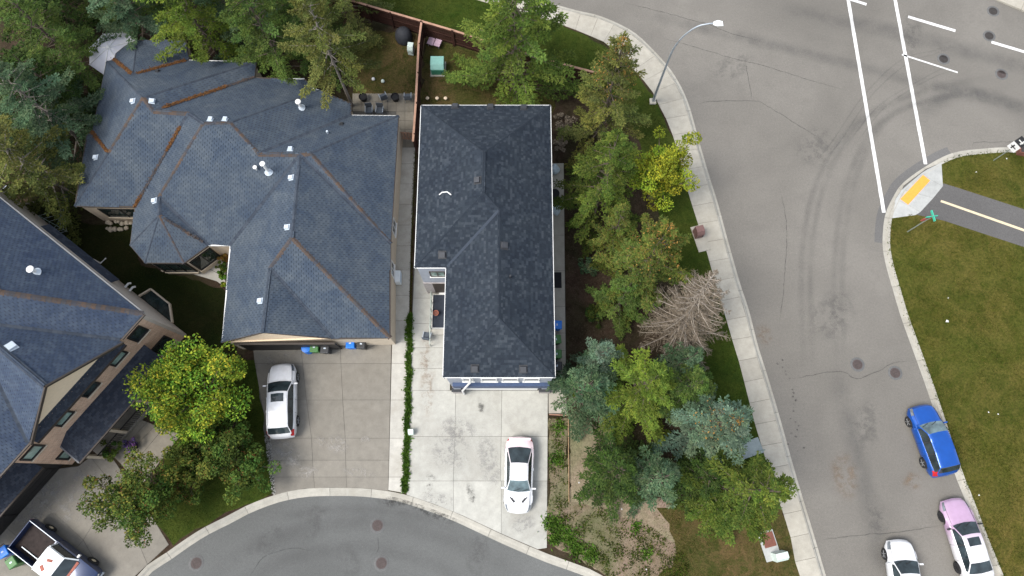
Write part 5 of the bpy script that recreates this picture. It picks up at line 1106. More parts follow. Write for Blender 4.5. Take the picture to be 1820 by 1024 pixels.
mbs = MB(); mbs.add([(x * math.cos(rotS) - .05 * math.sin(rotS) * s_, x * math.sin(rotS) + .05 * math.cos(rotS) * s_, 2.3 + y) for s_ in (1, 1.3) for x, y in [(c_[0], c_[1]) for c_ in oc]], [tuple(range(8)), tuple(range(15, 7, -1))] + [(i, (i + 1) % 8, 8 + (i + 1) % 8, 8 + i) for i in range(8)])
mbs2 = MB()
ang = R(5)
for z, a in ((2.85, R(8)), (3.0, R(98))): MB().beam((-.38 * math.cos(a), -.38 * math.sin(a), z), (.38 * math.cos(a), .38 * math.sin(a), z), .05, .17).build('name_blade', 'sign_green', sg)
mbs = MB(); a = R(10); dx, dy = math.cos(a), math.sin(a); nx, ny = -dy, dx
mbs.add([(dx * c_[0] + nx * o_, dy * c_[0] + ny * o_, 2.3 + c_[1]) for o_ in (.05, .065) for c_ in oc], [tuple(range(8)), tuple(range(15, 7, -1))] + [(i, (i + 1) % 8, 8 + (i + 1) % 8, 8 + i) for i in range(8)]); mbs.build('stop_plate', 'sign_red', sg)
b = P(1766, 285, G); s2 = thing('traffic_sign', 'steel post with a dark plate above a white marked plate at the corner kerb', 'sign', (b.x, b.y, G))
MB().tube([(0, 0, -.05), (0, 0, 3.3)], .035, 8).build('post', 'post_steel', s2)
a = R(-57); dx, dy = math.cos(a), math.sin(a); nx, ny = dy, -dx
def plate(x0, x1, z0, z1, mat, name, off=.05): return MB().add([(dx * x + nx * o_, dy * x + ny * o_, z) for o_ in (off, off + .012) for x, z in ((x0, z0), (x1, z0), (x1, z1), (x0, z1))], [(0, 1, 2, 3), (7, 6, 5, 4), (0, 1, 5, 4), (1, 2, 6, 5), (2, 3, 7, 6), (3, 0, 4, 7)]).build(name, mat, s2)
plate(-.32, .32, 1.75, 2.45, 'paper_white', 'plate'); plate(-.32, .32, 2.5, 3.2, 'vent_dark', 'plate')
plate(-.2, .2, 2.05, 2.13, 'trim_black', 'mark', .066); plate(-.12, -.02, 1.9, 2.3, 'trim_black', 'mark', .0665); plate(-.2, .18, 2.8, 2.88, 'paper_white', 'mark', .066); plate(.04, .14, 2.65, 3.05, 'paper_white', 'mark', .0665)
# brown bench-like planter at the frame edge
b = P(1822, 272, G); bt_ = thing('timber_planter', 'low brown timber planter box at the street corner', 'planter', (b.x, b.y, G), R(-12))
MB().box((0, 0, .22), (1.3, .62, .44)).build('box', 'box_rust', bt_, bevel=.02); MB().box((0, 0, .45), (1.16, .48, .02)).build('soil', 'iron_dark', bt_)
# utility boxes
def ubox(name, label, px, py, z, size, rz, m1, m2, cat='utility box', slope=.25, pad=None):
    b = P(px, py, G + z * .5); t = thing(name, label, cat, (b.x, b.y, G), rz); sx, sy, sz = size
    if pad: MB().box((pad[2] if len(pad) > 2 else 0, pad[3] if len(pad) > 3 else 0, .02), (pad[0], pad[1], .10)).build('pad', pad[4] if len(pad) > 4 else 'concrete_walk', t, bevel=.01)
    MB().add([(-sx / 2, -sy / 2, .04), (sx / 2, -sy / 2, .04), (sx / 2, sy / 2, .04), (-sx / 2, sy / 2, .04), (-sx / 2, -sy / 2, sz * (1 - slope)), (sx / 2, -sy / 2, sz * (1 - slope)), (sx / 2, sy / 2, sz), (-sx / 2, sy / 2, sz), (-sx / 2, -sy / 2 + sy * .3, sz), (sx / 2, -sy / 2 + sy * .3, sz)], [(3, 2, 1, 0), (0, 1, 5, 4), (4, 5, 9, 8), (8, 9, 6, 7), (2, 3, 7, 6), (1, 2, 6, 9, 5), (3, 0, 4, 8, 7)]).build('cabinet', m1, t, bevel=.015)
    MB().box((0, -sy / 2 - .012, sz * .40), (sx * .9, .02, sz * .55)).build('door', m2, t); MB().box((sx * .3, -sy / 2 - .03, sz * .45), (.04, .03, .12)).build('handle', 'vent_dark', t)
    return t
ubox('transformer', 'teal green transformer cabinet on a concrete pad behind the cedar fence', 778, 118, .8, (.98, 1.0, .95), 0, 'box_teal', 'box_green', pad=(1.15, 1.25, 0, 0))
ubox('cable_pedestal', 'slim pale cable pedestal on the patchy lawn against the cedar fence', 731, 90, .5, (.42, .55, .9), R(-8), 'box_pale', 'box_pale')
ubox('cable_pedestal', 'small pale box at the top of the leafy strip between the driveways', 731, 768, .3, (.34, .34, .5), R(4), 'box_pale', 'box_pale')
ubox('cable_pedestal', 'pale cabinet beside the rust brown lid on the dry corner lawn', 1384, 988, .6, (.75, .5, 1.0), R(12), 'box_pale', 'box_pale')
b = P(1366, 966, G); vl = thing('utility_vault', 'rust brown vault lid in a pale concrete frame on the dry lawn', 'vault', (b.x, b.y, G), R(14))
MB().box((0, -.12, .03), (.98, 1.75, .12)).build('frame', 'concrete_ramp', vl, bevel=.01); MB().box((.05, .22, .10), (.74, .86, .03)).build('lid', 'box_rust', vl)
ubox('utility_box', 'purplish brown utility box at the pavement edge near the bare tree', 1241, 414, .6, (.55, .62, .95), R(14), 'box_brown', 'box_brown', pad=(.85, 1.9, .12, -.35, 'concrete_walk'))
b = P(1333, 797, G); pd = thing('concrete_pad', 'blue grey concrete pad half hidden under the spruce by the pavement', 'pad', (b.x, b.y, G), R(18))
MB().box((0, 0, .0), (1.5, 1.0, .12)).build('slab', 'concrete_blue', pd, bevel=.01); MB().tube([(.42, -.3, .05), (.42, -.3, .5), (.7, -.35, .5), (.7, -.35, .05)], .03, 6).build('guard_hoop', 'frame_green', pd)

# ---------------------------------------------------------------- fences
def fence(label, pts, boards_side):
    a0 = Vector(pts[0]); t = thing('cedar_fence', label, 'fence', (a0.x, a0.y, G), 0, 'stained cedar fences round the back yards')
    o = Vector((a0.x, a0.y, G))
    def rel(p, z): return (p[0] - o.x, p[1] - o.y, z)
    me = None
    for a, b in zip(pts, pts[1:]):
        a, b = Vector(a), Vector(b); d = (b - a); L = d.length; d.normalize(); n = Vector((-d.y, d.x)) * boards_side; ang_ = math.atan2(d.y, d.x)
        for z in (.35, 1.0, 1.62): MB().beam(rel(a + n * -.05, z), rel(b + n * -.05, z), .04, .09).build('rail', 'cedar_stain', t)
        MB().beam(rel(a, 1.80), rel(b, 1.80), .15, .04).build('cap_rail', 'cedar_cap', t)
        k = 0
        while k * 2.4 <= L + .01:
            p = a + d * min(L, k * 2.4); MB().box(rel(p + n * -.06, .9), (.1, .1, 1.85), ang_).build('post', 'cedar_stain', t); k += 1
        nb = int(L / .148)
        for k in range(nb):
            p = a + d * ((k + .5) * L / nb)
            if me is None: me = MB().box((0, 0, 0), (.138, .02, 1.70)).mesh('board')
            br = link('board', me, 'cedar_stain', t); br.location = rel(p + n * random.uniform(-.004, .004), .92 + random.uniform(-.01, .01)); br.rotation_euler = (0, 0, ang_)
f1 = [P2(x, y, 1.9) for x, y in ((749, 40), (744, 78), (741.6, 130), (739, 184), (734, 252))]
fence('long cedar fence running between the two back yards', f1, -1)
f2 = [P2(749, 38, 1.9), P2(805.5, 54.6, 1.9), P2(900, 84, 1.9), P2(999, 114, 1.9), P2(1064, 131, 1.9)]
fence('cedar fence along the verge behind the transformer cabinet', f2, 1)
f3 = [P2(480, -45, 1.9), P2(600, -6, 1.9), P2(694, 22, 1.9), P2(748, 37.5, 1.9)]
fence('cedar fence along the verge behind the covered grill', f3, 1)
gt = thing('garden_gate', 'narrow wooden gate between bungalow and cedar fence', 'gate', (*P2(709, 236, 1.2), G))
g1 = P2(733, 238, 1.2) - P2(709, 236, 1.2)
for z in (.3, 1.1): MB().beam((0, 0, z), (g1.x, g1.y, z), .04, .08).build('rail', 'cedar_cap', gt)
for k in range(5): MB().box((g1.x * (k + .5) / 5, g1.y * (k + .5) / 5, .68), (.13, .02, 1.15)).build('board', 'cedar_cap', gt)
ed = thing('edging_board', 'thin timber edging board between weedy strip and bare soil', 'edging', (*P2(1010, 740, G), G))
e1 = P2(1011, 893, G) - P2(1010, 740, G); MB().beam((0, 0, .05), (e1.x * .5 - .005, e1.y * .5, .05), .04, .16).build('board', 'pole_wood', ed); MB().beam((e1.x * .5 + .005, e1.y * .5, .05), (e1.x, e1.y, .05), .04, .16).build('board', 'pole_wood', ed)
ed = thing('edging_board', 'pale timber edging across the end of the side walk', 'edging', (*P2(976, 737, G), G)); e1 = P2(1009, 738.5, G) - P2(976, 737, G)
MB().beam((0, 0, .05), (e1.x * .6, e1.y * .6, .05), .05, .15).build('board', 'cedar_cap', ed); MB().beam((e1.x * .61, e1.y * .61, .05), (e1.x, e1.y, .05), .05, .15).build('board', 'cedar_cap', ed)
ed = thing('edging_board', 'mossy low edging board in the shaded side yard', 'edging', (*P2(26, 367, G), G)); e1 = P2(91, 357, G) - P2(26, 367, G)
MB().beam((0, 0, .08), (e1.x * .5, e1.y * .5, .08), .09, .22).build('board', 'concrete_paver', ed); MB().beam((e1.x * .51, e1.y * .51, .08), (e1.x, e1.y, .08), .09, .22).build('board', 'concrete_paver', ed)

# ---------------------------------------------------------------- bins and yard things
def bin_(label, px, py, rz, mat, h=1.05, lidm=None, s=1.0, group='wheelie bins beside the houses'):
    b = P(px, py, G + h); t = thing('wheelie_bin', label, 'bin', (b.x, b.y, G + .001), rz, group)
    w_, d_ = .56 * s, .62 * s
    MB().prism([(-w_ * .38, -d_ * .36), (w_ * .38, -d_ * .36), (w_ * .38, d_ * .36), (-w_ * .38, d_ * .36)], .03, h - .06, [(-w_ / 2, -d_ / 2), (w_ / 2, -d_ / 2), (w_ / 2, d_ / 2), (-w_ / 2, d_ / 2)]).build('body', mat, t, bevel=.03)
    lid = MB().prism([(-w_ * .53, -d_ * .55), (w_ * .53, -d_ * .55), (w_ * .53, d_ * .53), (-w_ * .53, d_ * .53)], h - .055, h + .01, [(-w_ * .46, -d_ * .48), (w_ * .46, -d_ * .48), (w_ * .46, d_ * .46), (-w_ * .46, d_ * .46)]).build('lid', lidm or mat, t, bevel=.025)
    MB().prism([(-.07, -.05), (.07, -.05), (.07, .04), (-.07, .04)], h + .008, h + .014).build('print', 'vent_grey', lid)
    MB().tube([(-w_ * .4, d_ * .5, h - .1), (-w_ * .4, d_ * .64, h - .05), (w_ * .4, d_ * .64, h - .05), (w_ * .4, d_ * .5, h - .1)], .022, 6).build('handle', 'plastic_black', t)
    for s_ in (-1, 1): MB().lathe([(.0, -.03), (.11, -.03), (.12, 0), (.11, .03), (0, .03)], (0, 0, 0), 14, 'Y').build('wheel', 'tyre', t).matrix_local = Matrix.Translation((s_ * w_ * .42, d_ * .42, .12)) @ Matrix.Rotation(R(90), 4, 'Z')
    return t
bin_('green lidded bin between the blue barrel and a black bin at the garage', 558, 617, R(2), 'bin_green')
bin_('black bin next to the green bin at the bungalow garage', 577, 619, R(-3), 'bin_black', 1.0)
bin_('blue bin paired with a black bin under the bungalow eave', 622, 610, R(3), 'bin_blue')
bin_('black bin paired with the blue bin under the bungalow eave', 641.5, 611, R(-2), 'bin_black', 1.0)
b = P(544, 619, .9); br = thing('barrel', 'round blue plastic barrel by the bungalow garage door', 'barrel', (b.x, b.y, G)); MB().lathe([(.25, 0), (.29, .05), (.31, .4), (.29, .78), (.27, .82), (0, .83)], n=24).build('drum', 'bin_blue', br, 40); MB().lathe([(.30, .80), (.30, .84), (.1, .87), (0, .87)], n=24).build('lid', 'bin_blue', br, 40)
bin_('blue bin standing on the narrow walk east of the dark roofed house', 990, 577, R(88), 'bin_blue', 1.05)
bin_('green bin on the narrow east walk, next to the blue one', 988.5, 603, R(96), 'bin_green', 1.0)
bin_('second green bin on the narrow east walk, next to the black one', 989.5, 629, R(90), 'bin_green', 1.05)
bin_('black bin on the narrow east walk near the house corner', 990, 650, R(87), 'bin_black', 1.05)
bin_('blue bin beside the pickup truck bed', 4, 981, R(35), 'bin_blue'); bin_('dark green bin beside the pickup truck', 19, 1000, R(40), 'bin_green')
# tyres, wheel, bags, mat on the east walk
for lab, px, py, z in (('bare black tyre stacked flat on the narrow east walk', 986, 343, .0), ('black tyre still on its silver wheel on the narrow east walk', 985.5, 355, .0)):
    b = P(px, py, G + .2); t = thing('loose_tyre', lab, 'tyre', (b.x, b.y, G), 0, 'loose tyres on the side walk')
    MB().lathe([(.19, .01), (.31, 0), (.34, .05), (.34, .17), (.31, .22), (.19, .21)], n=24).build('tyre', 'tyre', t, 40)
    if 'wheel' in lab:
        MB().lathe([(0, .12), (.06, .15), (.19, .12), (.2, .2), (.2, .02), (0, .02)], n=20).build('rim', 'under_black', t, 40); mb = MB()
        for k in range(5): a = k * 1.2566; mb.box((.1 * math.cos(a), .1 * math.sin(a), .17), (.2, .05, .03), a)
        mb.build('spokes', 'rim_silver', t)
def blob(name, label, cat, px, py, r, mat, group=None, sq=.7, seed=0):
    b = P(px, py, G); bm = bmesh.new(); bmesh.ops.create_icosphere(bm, subdivisions=3, radius=r); rg_ = random.Random(seed)
    ph = [rg_.uniform(0, 6) for _ in range(6)]
    for v in bm.verts:
        k = 1 + .12 * math.sin(v.co.x * 9 / r * .5 + ph[0]) * math.sin(v.co.y * 8 / r * .5 + ph[1]) + .1 * math.sin(v.co.z * 7 / r * .5 + ph[2] + v.co.x * 4 / r); v.co *= k; v.co.z = max(v.co.z * sq, -r * sq * .55)
    me = bpy.data.meshes.new(name); bm.to_mesh(me); bm.free(); me.polygons.foreach_set('use_smooth', [True] * len(me.polygons))
    o = link(name, me, mat); o.location = (b.x, b.y, G + r * sq * .5); return tag(o, label, cat, group)
blob('plastic_bag', 'clear plastic bag slumped at the north end of the east walk', 'bag', 984.5, 303, .38, 'bag_clear', 'clear bags on the side walk', .8, 1)
blob('plastic_bag', 'clear plastic bag slumped next to the loose tyres', 'bag', 985.5, 374, .42, 'bag_clear', 'clear bags on the side walk', .8, 2)
t = thing('door_mat', 'black rubber mat on the narrow east walk', 'mat', (*P2(990, 498, G), G)); MB().box((0, 0, .012), (.62, 1.12, .016)).build('rubber_sheet', 'mat_black', t); MB().box((0, 0, .021), (.54, 1.04, .004)).build('ribbed_top', 'mat_black', t)
# entry porch of the centre house
c0, c1 = P2(769, 523, .6), P2(794, 583, .6)
dk = thing('entry_deck', 'navy carpeted entry deck tucked beside the centre house', 'deck', (c0.x, c1.y, G))
dx_, dy_ = min(c1.x, W_IN.x - .03) - c0.x, c0.y - c1.y
MB().box((dx_ / 2, dy_ / 2, .2), (dx_, dy_, .4)).build('platform', 'trim_white', dk); MB().box((dx_ / 2, dy_ / 2, .41), (dx_ - .06, dy_ - .06, .02)).build('carpet', 'deck_navy', dk)
MB().box((dx_ / 2, -.2, .1), (dx_, .38, .2)).build('step', 'concrete_strip', dk, bevel=.01)
for k in range(5): MB().box((-.05, dy_ * (k / 4) * 1.0, .55), (.05, .05, 1.1)).build('rail_post', 'post_steel', dk)
for z in (.6, 1.08): MB().beam((-.05, -.03, z), (-.05, dy_ + .03, z), .05, .05).build('handrail', 'post_steel', dk)
for k in range(12): MB().box((-.05, .1 + (dy_ - .2) * k / 11, .82), (.02, .02, .5)).build('baluster', 'post_steel', dk)
pr = P2(771, 612, .9); MB().beam((-.05, -.03, 1.08), (-.05, -1.15, .75), .05, .05).build('stair_rail', 'post_steel', dk); MB().box((-.05, -1.15, .37), (.05, .05, .76)).build('rail_post', 'post_steel', dk)
b = P(772, 557, .75); t = thing('plant_pot', 'small terracotta pot on the navy entry deck', 'pot', (b.x + .12, b.y, G + .42)); MB().lathe([(.11, 0), (.17, .3), (.19, .3), (.19, .35), (.16, .35), (.15, .28), (0, .28)], n=18).build('pot', 'terracotta', t, 40); MB().lathe([(0, .30), (.15, .29)], n=14).build('soil', 'box_rust', t)
def chair(label, px, py, rz, mat='fabric_grey', group='patio chairs behind the bungalow'):
    b = P(px, py, G + .45); t = thing('garden_chair', label, 'chair', (b.x, b.y, G), rz, group)
    MB().box((0, 0, .43), (.5, .5, .05)).build('seat', mat, t, bevel=.02); bk = MB().box((0, .27, .72), (.5, .05, .58)).build('backrest', mat, t, bevel=.02)
    for x in (-.22, .22):
        for y in (-.22, .24): MB().tube([(x, y, 0), (x, y, .42)], .018, 6).build('leg', 'galvanised', t)
        MB().beam((x * 1.15, -.24, .62), (x * 1.15, .27, .64), .045, .025).build('armrest', 'galvanised', t)
chair('grey folding chair on the concrete beside the entry railing', 759, 597, R(170), 'fabric_grey', 'chairs outside the houses')
chair('tilted grey patio chair between the two black planters', 681, 172, R(205)); chair('grey patio chair at the fence end of the patio', 725, 172, R(182)); chair('grey patio chair with its back to the bungalow eave, nearer the wall corner', 656, 196, R(3)); chair('grey patio chair with its back to the bungalow eave, nearer the fence', 675, 196, R(-4))
for lab, px, py in (('black round planter at the corner of the patio by the tree trunk', 645, 172), ('black round planter between two grey patio chairs', 702, 172)):
    b = P(px, py, G + .4); t = thing('round_planter', lab, 'planter', (b.x, b.y, G), 0, 'black planters on the patio'); MB().lathe([(.22, 0), (.30, .42), (.31, .45), (.27, .45), (.26, .36), (0, .36)], n=22).build('tub', 'mat_black', t, 40); MB().lathe([(0, .385), (.255, .375)], n=18).build('soil', 'under_black', t)
# back yards
b = P(716, 58, .9); t = thing('covered_grill', 'round barbecue under a black cover in the fence corner', 'grill', (b.x, b.y, G)); MB().lathe([(.62, .04), (.66, .3), (.58, .72), (.4, .98), (.15, 1.08), (0, 1.09)], n=22).build('cover', 'cover_black', t, 50); MB().lathe([(.5, 0), (.5, .05), (0, .05)], n=16).build('base', 'under_black', t)
b = P(772, 77, .3); t = thing('lounger_cushion', 'pale pink lounger with cushions under the cedar fence', 'lounger', (b.x, b.y, G), R(-20)); MB().box((-.25, 0, .3), (.5, .62, .12)).build('cushion', 'fabric_pink', t, bevel=.04); MB().box((.3, 0, .36), (.5, .62, .12), 0).build('cushion', 'fabric_pink', t, bevel=.04)
for x in (-.4, .45):
    for y in (-.25, .25): MB().tube([(x, y, 0), (x, y, .26)], .02, 6).build('leg', 'galvanised', t)
def ball(label, px, py, r, mat, name='toy_ball', cat='ball', group=None):
    b = P(px, py, G); bm = bmesh.new(); bmesh.ops.create_uvsphere(bm, u_segments=14, v_segments=9, radius=r)
    for v in bm.verts: v.co.z = max(v.co.z, -r * .93)
    me = bpy.data.meshes.new(name); bm.to_mesh(me); bm.free(); me.polygons.foreach_set('use_smooth', [True] * len(me.polygons)); o = link(name, me, mat); o.location = (b.x, b.y, G + r * .9); tag(o, label, cat, group)
ball('small white ball on the patchy lawn', 664, 142, .13, 'paper_white'); ball('small pale green ball on the patchy lawn', 681, 146, .14, 'box_pale')
for i, px in enumerate((760, 777, 792)):
    b = P(px, 176, .3); t = thing('garden_light', 'small pale garden light in the bed behind the dark roofed house', 'garden light', (b.x, b.y, G), 0, 'garden lights in a row behind the house'); MB().tube([(0, 0, 0), (0, 0, .26)], .025, 6).build('stake', 'galvanised', t); MB().lathe([(.1, .26), (.13, .30), (.05, .36), (0, .36)], n=14).build('cap', 'soffit_cream', t, 40)
# white octagonal garden shed roof
b = P(200, 92, 2.6); t = thing('garden_gazebo', 'white octagonal garden gazebo beside the bungalow roof', 'gazebo', (b.x, b.y, G), R(10))
oc8 = [(1.85 * math.cos(R(22.5 + 45 * k)), 1.85 * math.sin(R(22.5 + 45 * k))) for k in range(8)]; oc9 = [(x * .86, y * .86) for x, y in oc8]
for k in range(8):
    a, b_ = oc8[k], oc8[(k + 1) % 8]; MB().add([(a[0] * .995, a[1] * .995, 2.35), (b_[0] * .995, b_[1] * .995, 2.35), (b_[0] * .06, b_[1] * .06, 2.95), (a[0] * .06, a[1] * .06, 2.95)], [(0, 1, 2, 3)]).build('roof_panel', 'shed_white', t)
    a2, b2 = oc9[k], oc9[(k + 1) % 8]; MB().prism([a2, b2, (b2[0] * .96, b2[1] * .96), (a2[0] * .96, a2[1] * .96)], 0, 2.33).build('wall_panel', 'shed_white', t)
    MB().beam((a[0], a[1], 2.37), (a[0] * .06, a[1] * .06, 2.97), .05, .04).build('rib', 'trim_white', t)
MB().lathe([(.16, 2.93), (.12, 3.05), (0, 3.12)], n=8).build('finial', 'trim_white', t)
b = P(708, 494, .5); t = thing('air_conditioner', 'white air conditioner box against the bungalow side wall', 'air conditioner', (b.x, b.y, G)); MB().box((0, 0, .42), (.36, .82, .78)).build('case', 'lamp_white', t, bevel=.02); MB().box((0, 0, .015), (.44, .92, .05)).build('base', 'concrete_walk', t)
for k in range(6): MB().box((.187, 0, .2 + k * .1), (.015, .7, .03)).build('grille_slat', 'vent_grey', t)
mb = MB(); b = P(600, 610, G)
t = thing('broom_bundle', 'pale bundle of brooms and cartons by the garage pier', 'bundle', (b.x, b.y, G)); MB().box((0, .05, .25), (.5, .35, .5), .2).build('carton', 'stucco', t, bevel=.02)
for k in range(3): MB().tube([(-.15 + .15 * k, -.1, .0), (-.2 + .12 * k, .15, 1.3)], .02, 6).build('handle', 'pole_wood', t)
b = P(11, 338, .4); t = thing('cellar_window_box', 'small dark cellar window box with white grid in the shaded yard', 'window box', (b.x, b.y, G), R(-35)); MB().box((0, 0, .15), (.62, .7, .3)).build('box', 'trim_black', t)
for k in range(4): MB().box((-.2 + k * .133, 0, .312), (.03, .5, .02)).build('grid_bar', 'vent_grey', t)
# drying frame in the side yard
b = P(120, 412, G); t = thing('drying_frame', 'thin green metal clothes drying frame in the shaded side yard', 'drying frame', (b.x, b.y, G), R(-28))
MB().tube([(0, 0, 0), (0, 0, 1.6)], .03, 6).build('post', 'frame_green', t)
for a in range(4):
    an = a * math.pi / 2; MB().tube([(0, 0, 1.2), (1.2 * math.cos(an), 1.2 * math.sin(an), 1.62)], .018, 6).build('arm', 'frame_green', t)
for rr in (.5, .85, 1.18):
    for a in range(4):
        a0, a1 = a * math.pi / 2, (a + 1) * math.pi / 2; z = 1.2 + .42 * rr / 1.2; MB().tube([(rr * math.cos(a0), rr * math.sin(a0), z), (rr * math.cos(a1), rr * math.sin(a1), z)], .006, 4).build('cord', 'vent_grey', t)
# boulders under the bungalow window
for i in range(13):
    blob('boulder', 'pale round boulder heaped under the bungalow side window', 'boulder', 192 + (i % 7) * 6.6 + random.uniform(-2, 2), 395 + (i // 7) * 11 + random.uniform(-2, 3), random.uniform(.10, .20), 'stone_pale', 'boulders heaped under the window', .75, i)
for i, (px, py) in enumerate(((1683, 571), (1685, 530), (1757, 733), (1774, 736), (1740, 880), (1789, 282), (1735, 306), (1029, 858), (1105, 905), (1149, 1012))):
    b = P(px, py, G); o = MB().add([(-.09, -.05, .01), (.07, -.07, .03), (.10, .04, .015), (-.03, .08, .04), (0, 0, .07)], [(0, 1, 4), (1, 2, 4), (2, 3, 4), (3, 0, 4)]).build('paper_scrap', 'paper_white'); o.location = (b.x, b.y, G); o.rotation_euler = (0, 0, i); o.scale = (.6 if i else 1.2,) * 3
    tag(o, 'scrap of white litter lying on the open grass' if i < 7 else 'scrap of white litter lying on the bare soil', 'litter', 'litter on the grass' if i < 7 else 'litter on the soil')

# ---------------------------------------------------------------- trees and plants
def conifer(h, r, nb, base=0.10, up=0.25, dens=1.0, seed=0, prof=0.72, puff=0.13, wide=0.17):
    """spruce: whorled boughs, each a flat spray of side shoots carrying needle clumps"""
    g = np.random.default_rng(seed); ga = 2.39996
    k = np.arange(nb); fr = ((k + g.random(nb)) / nb) ** 0.95; z0 = h * (base + (0.985 - base) * fr)
    L = r * (1 - fr) ** prof * g.uniform(.55, 1.22, nb) + .12; az = k * ga + g.uniform(-.45, .45, nb); el = -.20 + (up + .55) * fr ** 1.4 + g.uniform(-.14, .14, nb)
    C, Dn, U, LN, WD, TN = [], [], [], [], [], []; limbs = MB()
    for i in range(nb):
        f = np.array([math.cos(az[i]), math.sin(az[i]), 0]); s = np.array([-f[1], f[0], 0]); Z1 = np.array([0, 0, 1.0])
        def at(t): t = np.asarray(t)[..., None]; return np.array([0, 0, z0[i]]) + f * (L[i] * t) * math.cos(el[i]) + Z1 * (L[i] * (math.sin(el[i]) * t - .26 * t * (1 - .7 * t) * (1 - fr[i])))
        if L[i] > r * .3: limbs.tube([at(0.), at(.45), at(.85)], [.035 * L[i] / r + .014, .022, .006], 4, False)
        # shoots: clump centres left, right and along the bough
        n0 = len(C); tone = np.array([1, 1, 1.0]) * g.uniform(.62, 1.38) * np.array([g.uniform(.9, 1.12), 1, g.uniform(.85, 1.1)])
        nt_ = max(4, int(L[i] / .085 * dens)); t = (np.arange(nt_) + g.random(nt_)) / nt_ * .78 + .24
        side = np.where(np.arange(nt_) % 3 == 0, 0, np.where(np.arange(nt_) % 3 == 1, 1, -1)); tl = (wide * L[i] * (1.10 - t) * np.minimum(1, t * 3) + .09) * g.uniform(.65, 1.2, nt_)
        ad = g.uniform(.65, 1.0, nt_); td = f * np.cos(ad)[:, None] + s * (side * np.sin(ad))[:, None] + Z1 * g.uniform(-.30, .02, nt_)[:, None]; td[side == 0] = f + Z1 * .1
        tl = np.where(side == 0, .05, np.minimum(tl, .5)); b0 = at(t)
        for j in range(nt_):
            e = b0[j] + td[j] * tl[j]; pr = puff * g.uniform(.7, 1.3)
            m = int(9 * dens); a = g.normal(0, 1, (m, 3)); a /= np.linalg.norm(a, axis=1, keepdims=True); a = a * np.array([1, 1, .55]) + td[j] * .8
            q = g.uniform(.25, 1.0, m)[:, None]
            C.append(e + a * pr * q); Dn.append(a + g.normal(0, .25, (m, 3))); U.append(Z1 + g.normal(0, .5, (m, 3))); LN.append(g.uniform(.12, .20, m)); WD.append(g.uniform(.045, .08, m))
            if tl[j] > .18:
                m = max(3, int(tl[j] / .05)); q = g.random(m)[:, None]; C.append(b0[j] + td[j] * tl[j] * q + g.normal(0, .03, (m, 3))); Dn.append(td[j] + g.normal(0, .45, (m, 3))); U.append(Z1 + g.normal(0, .45, (m, 3))); LN.append(g.uniform(.12, .2, m)); WD.append(g.uniform(.045, .08, m))
        TN += [np.tile(tone, (len(x), 1)) for x in C[n0:]]
    me = npmesh('crown', kites(np.concatenate(C), np.concatenate(Dn), np.concatenate(U), np.concatenate(LN), np.concatenate(WD)), 4, False, np.concatenate(TN))
    tr = MB().tube([(0, 0, -.1), (0.02, 0, h * .3), (-.02, .02, h * .7), (0, 0, h * .985)], [.022 * h ** .9 * .62, .016 * h ** .9 * .55, .05, .012], 8); tr.add(limbs.v, limbs.f)
    n = 420; fz = g.uniform(.60, .985, n); a = g.uniform(0, 6.28, n); rr = r * (1 - fz) ** prof * g.uniform(.5, 1.05, n)
    cn = npmesh('cones', kites(np.stack([rr * np.cos(a), rr * np.sin(a), h * fz + .06], 1), g.normal(0, .35, (n, 3)) + np.array([0, 0, -1.0]), g.normal(0, 1, (n, 3)), g.uniform(.12, .2, n), g.uniform(.06, .09, n)), 4)
    return me, tr.mesh('trunk', 60), cn
def broadleaf(h, r, nclump, nleaf, seed=0, ls=(.12, .22), flat_=.75, low=.25):
    g = np.random.default_rng(seed); tr = MB(); ctr = h * (low + (1 - low) * .5); rz = h * (1 - low) * .5
    tr.tube([(0, 0, -.1), (.03, .02, h * .25), (.0, .05, h * .45)], [.035 * h, .026 * h, .018 * h], 8)
    cs, ds, us_, ln, wd, tn = [], [], [], [], [], []
    for i in range(nclump):
        v = g.normal(0, 1, 3); v /= np.linalg.norm(v); k = g.uniform(.08, 1.0) ** .5; kk = k * g.uniform(.72, 1.2)
        p = np.array([v[0] * r * kk, v[1] * r * kk, ctr + v[2] * rz * kk * (1 if v[2] > 0 else flat_)]); cr = r * g.uniform(.16, .30)
        tr.tube([(0, 0.03, h * g.uniform(.2, .42)), (p[0] * .5, p[1] * .5, h * .3 + p[2] * .32), tuple(p)], [.012 * h, .007 * h, .004], 4, False)
        m = int(nleaf * g.uniform(.6, 1.3)); d = g.normal(0, 1, (m, 3)); d /= np.linalg.norm(d, axis=1, keepdims=True); q = p + d * (cr * g.uniform(.35, 1.0, m) ** .5)[:, None] * np.array([1, 1, .7])
        tn.append(np.tile(np.array([g.uniform(.72, 1.32), 1, .95]) * g.uniform(.62, 1.35), (m, 1))); cs.append(q); ds.append(d * .6 + g.normal(0, .6, (m, 3))); us_.append(d + np.array([0, 0, .9]) + g.normal(0, .5, (m, 3))); ln.append(g.uniform(*ls, m)); wd.append(g.uniform(ls[0] * .6, ls[1] * .62, m))
    c = np.concatenate(cs); me = npmesh('crown', kites(c, np.concatenate(ds), np.concatenate(us_), np.concatenate(ln), np.concatenate(wd)), 4, False, np.concatenate(tn))
    n = 130; idx = g.integers(0, len(c), n); q = c[idx] + np.array([0, 0, .05]); fr = npmesh('berries', kites(np.repeat(q, 4, 0) + g.normal(0, .06, (n * 4, 3)), g.normal(0, 1, (n * 4, 3)), g.normal(0, 1, (n * 4, 3)) + np.array([0, 0, 1]), np.full(n * 4, .08), np.full(n * 4, .07)), 4)
    return me, tr.mesh('trunk', 60), fr
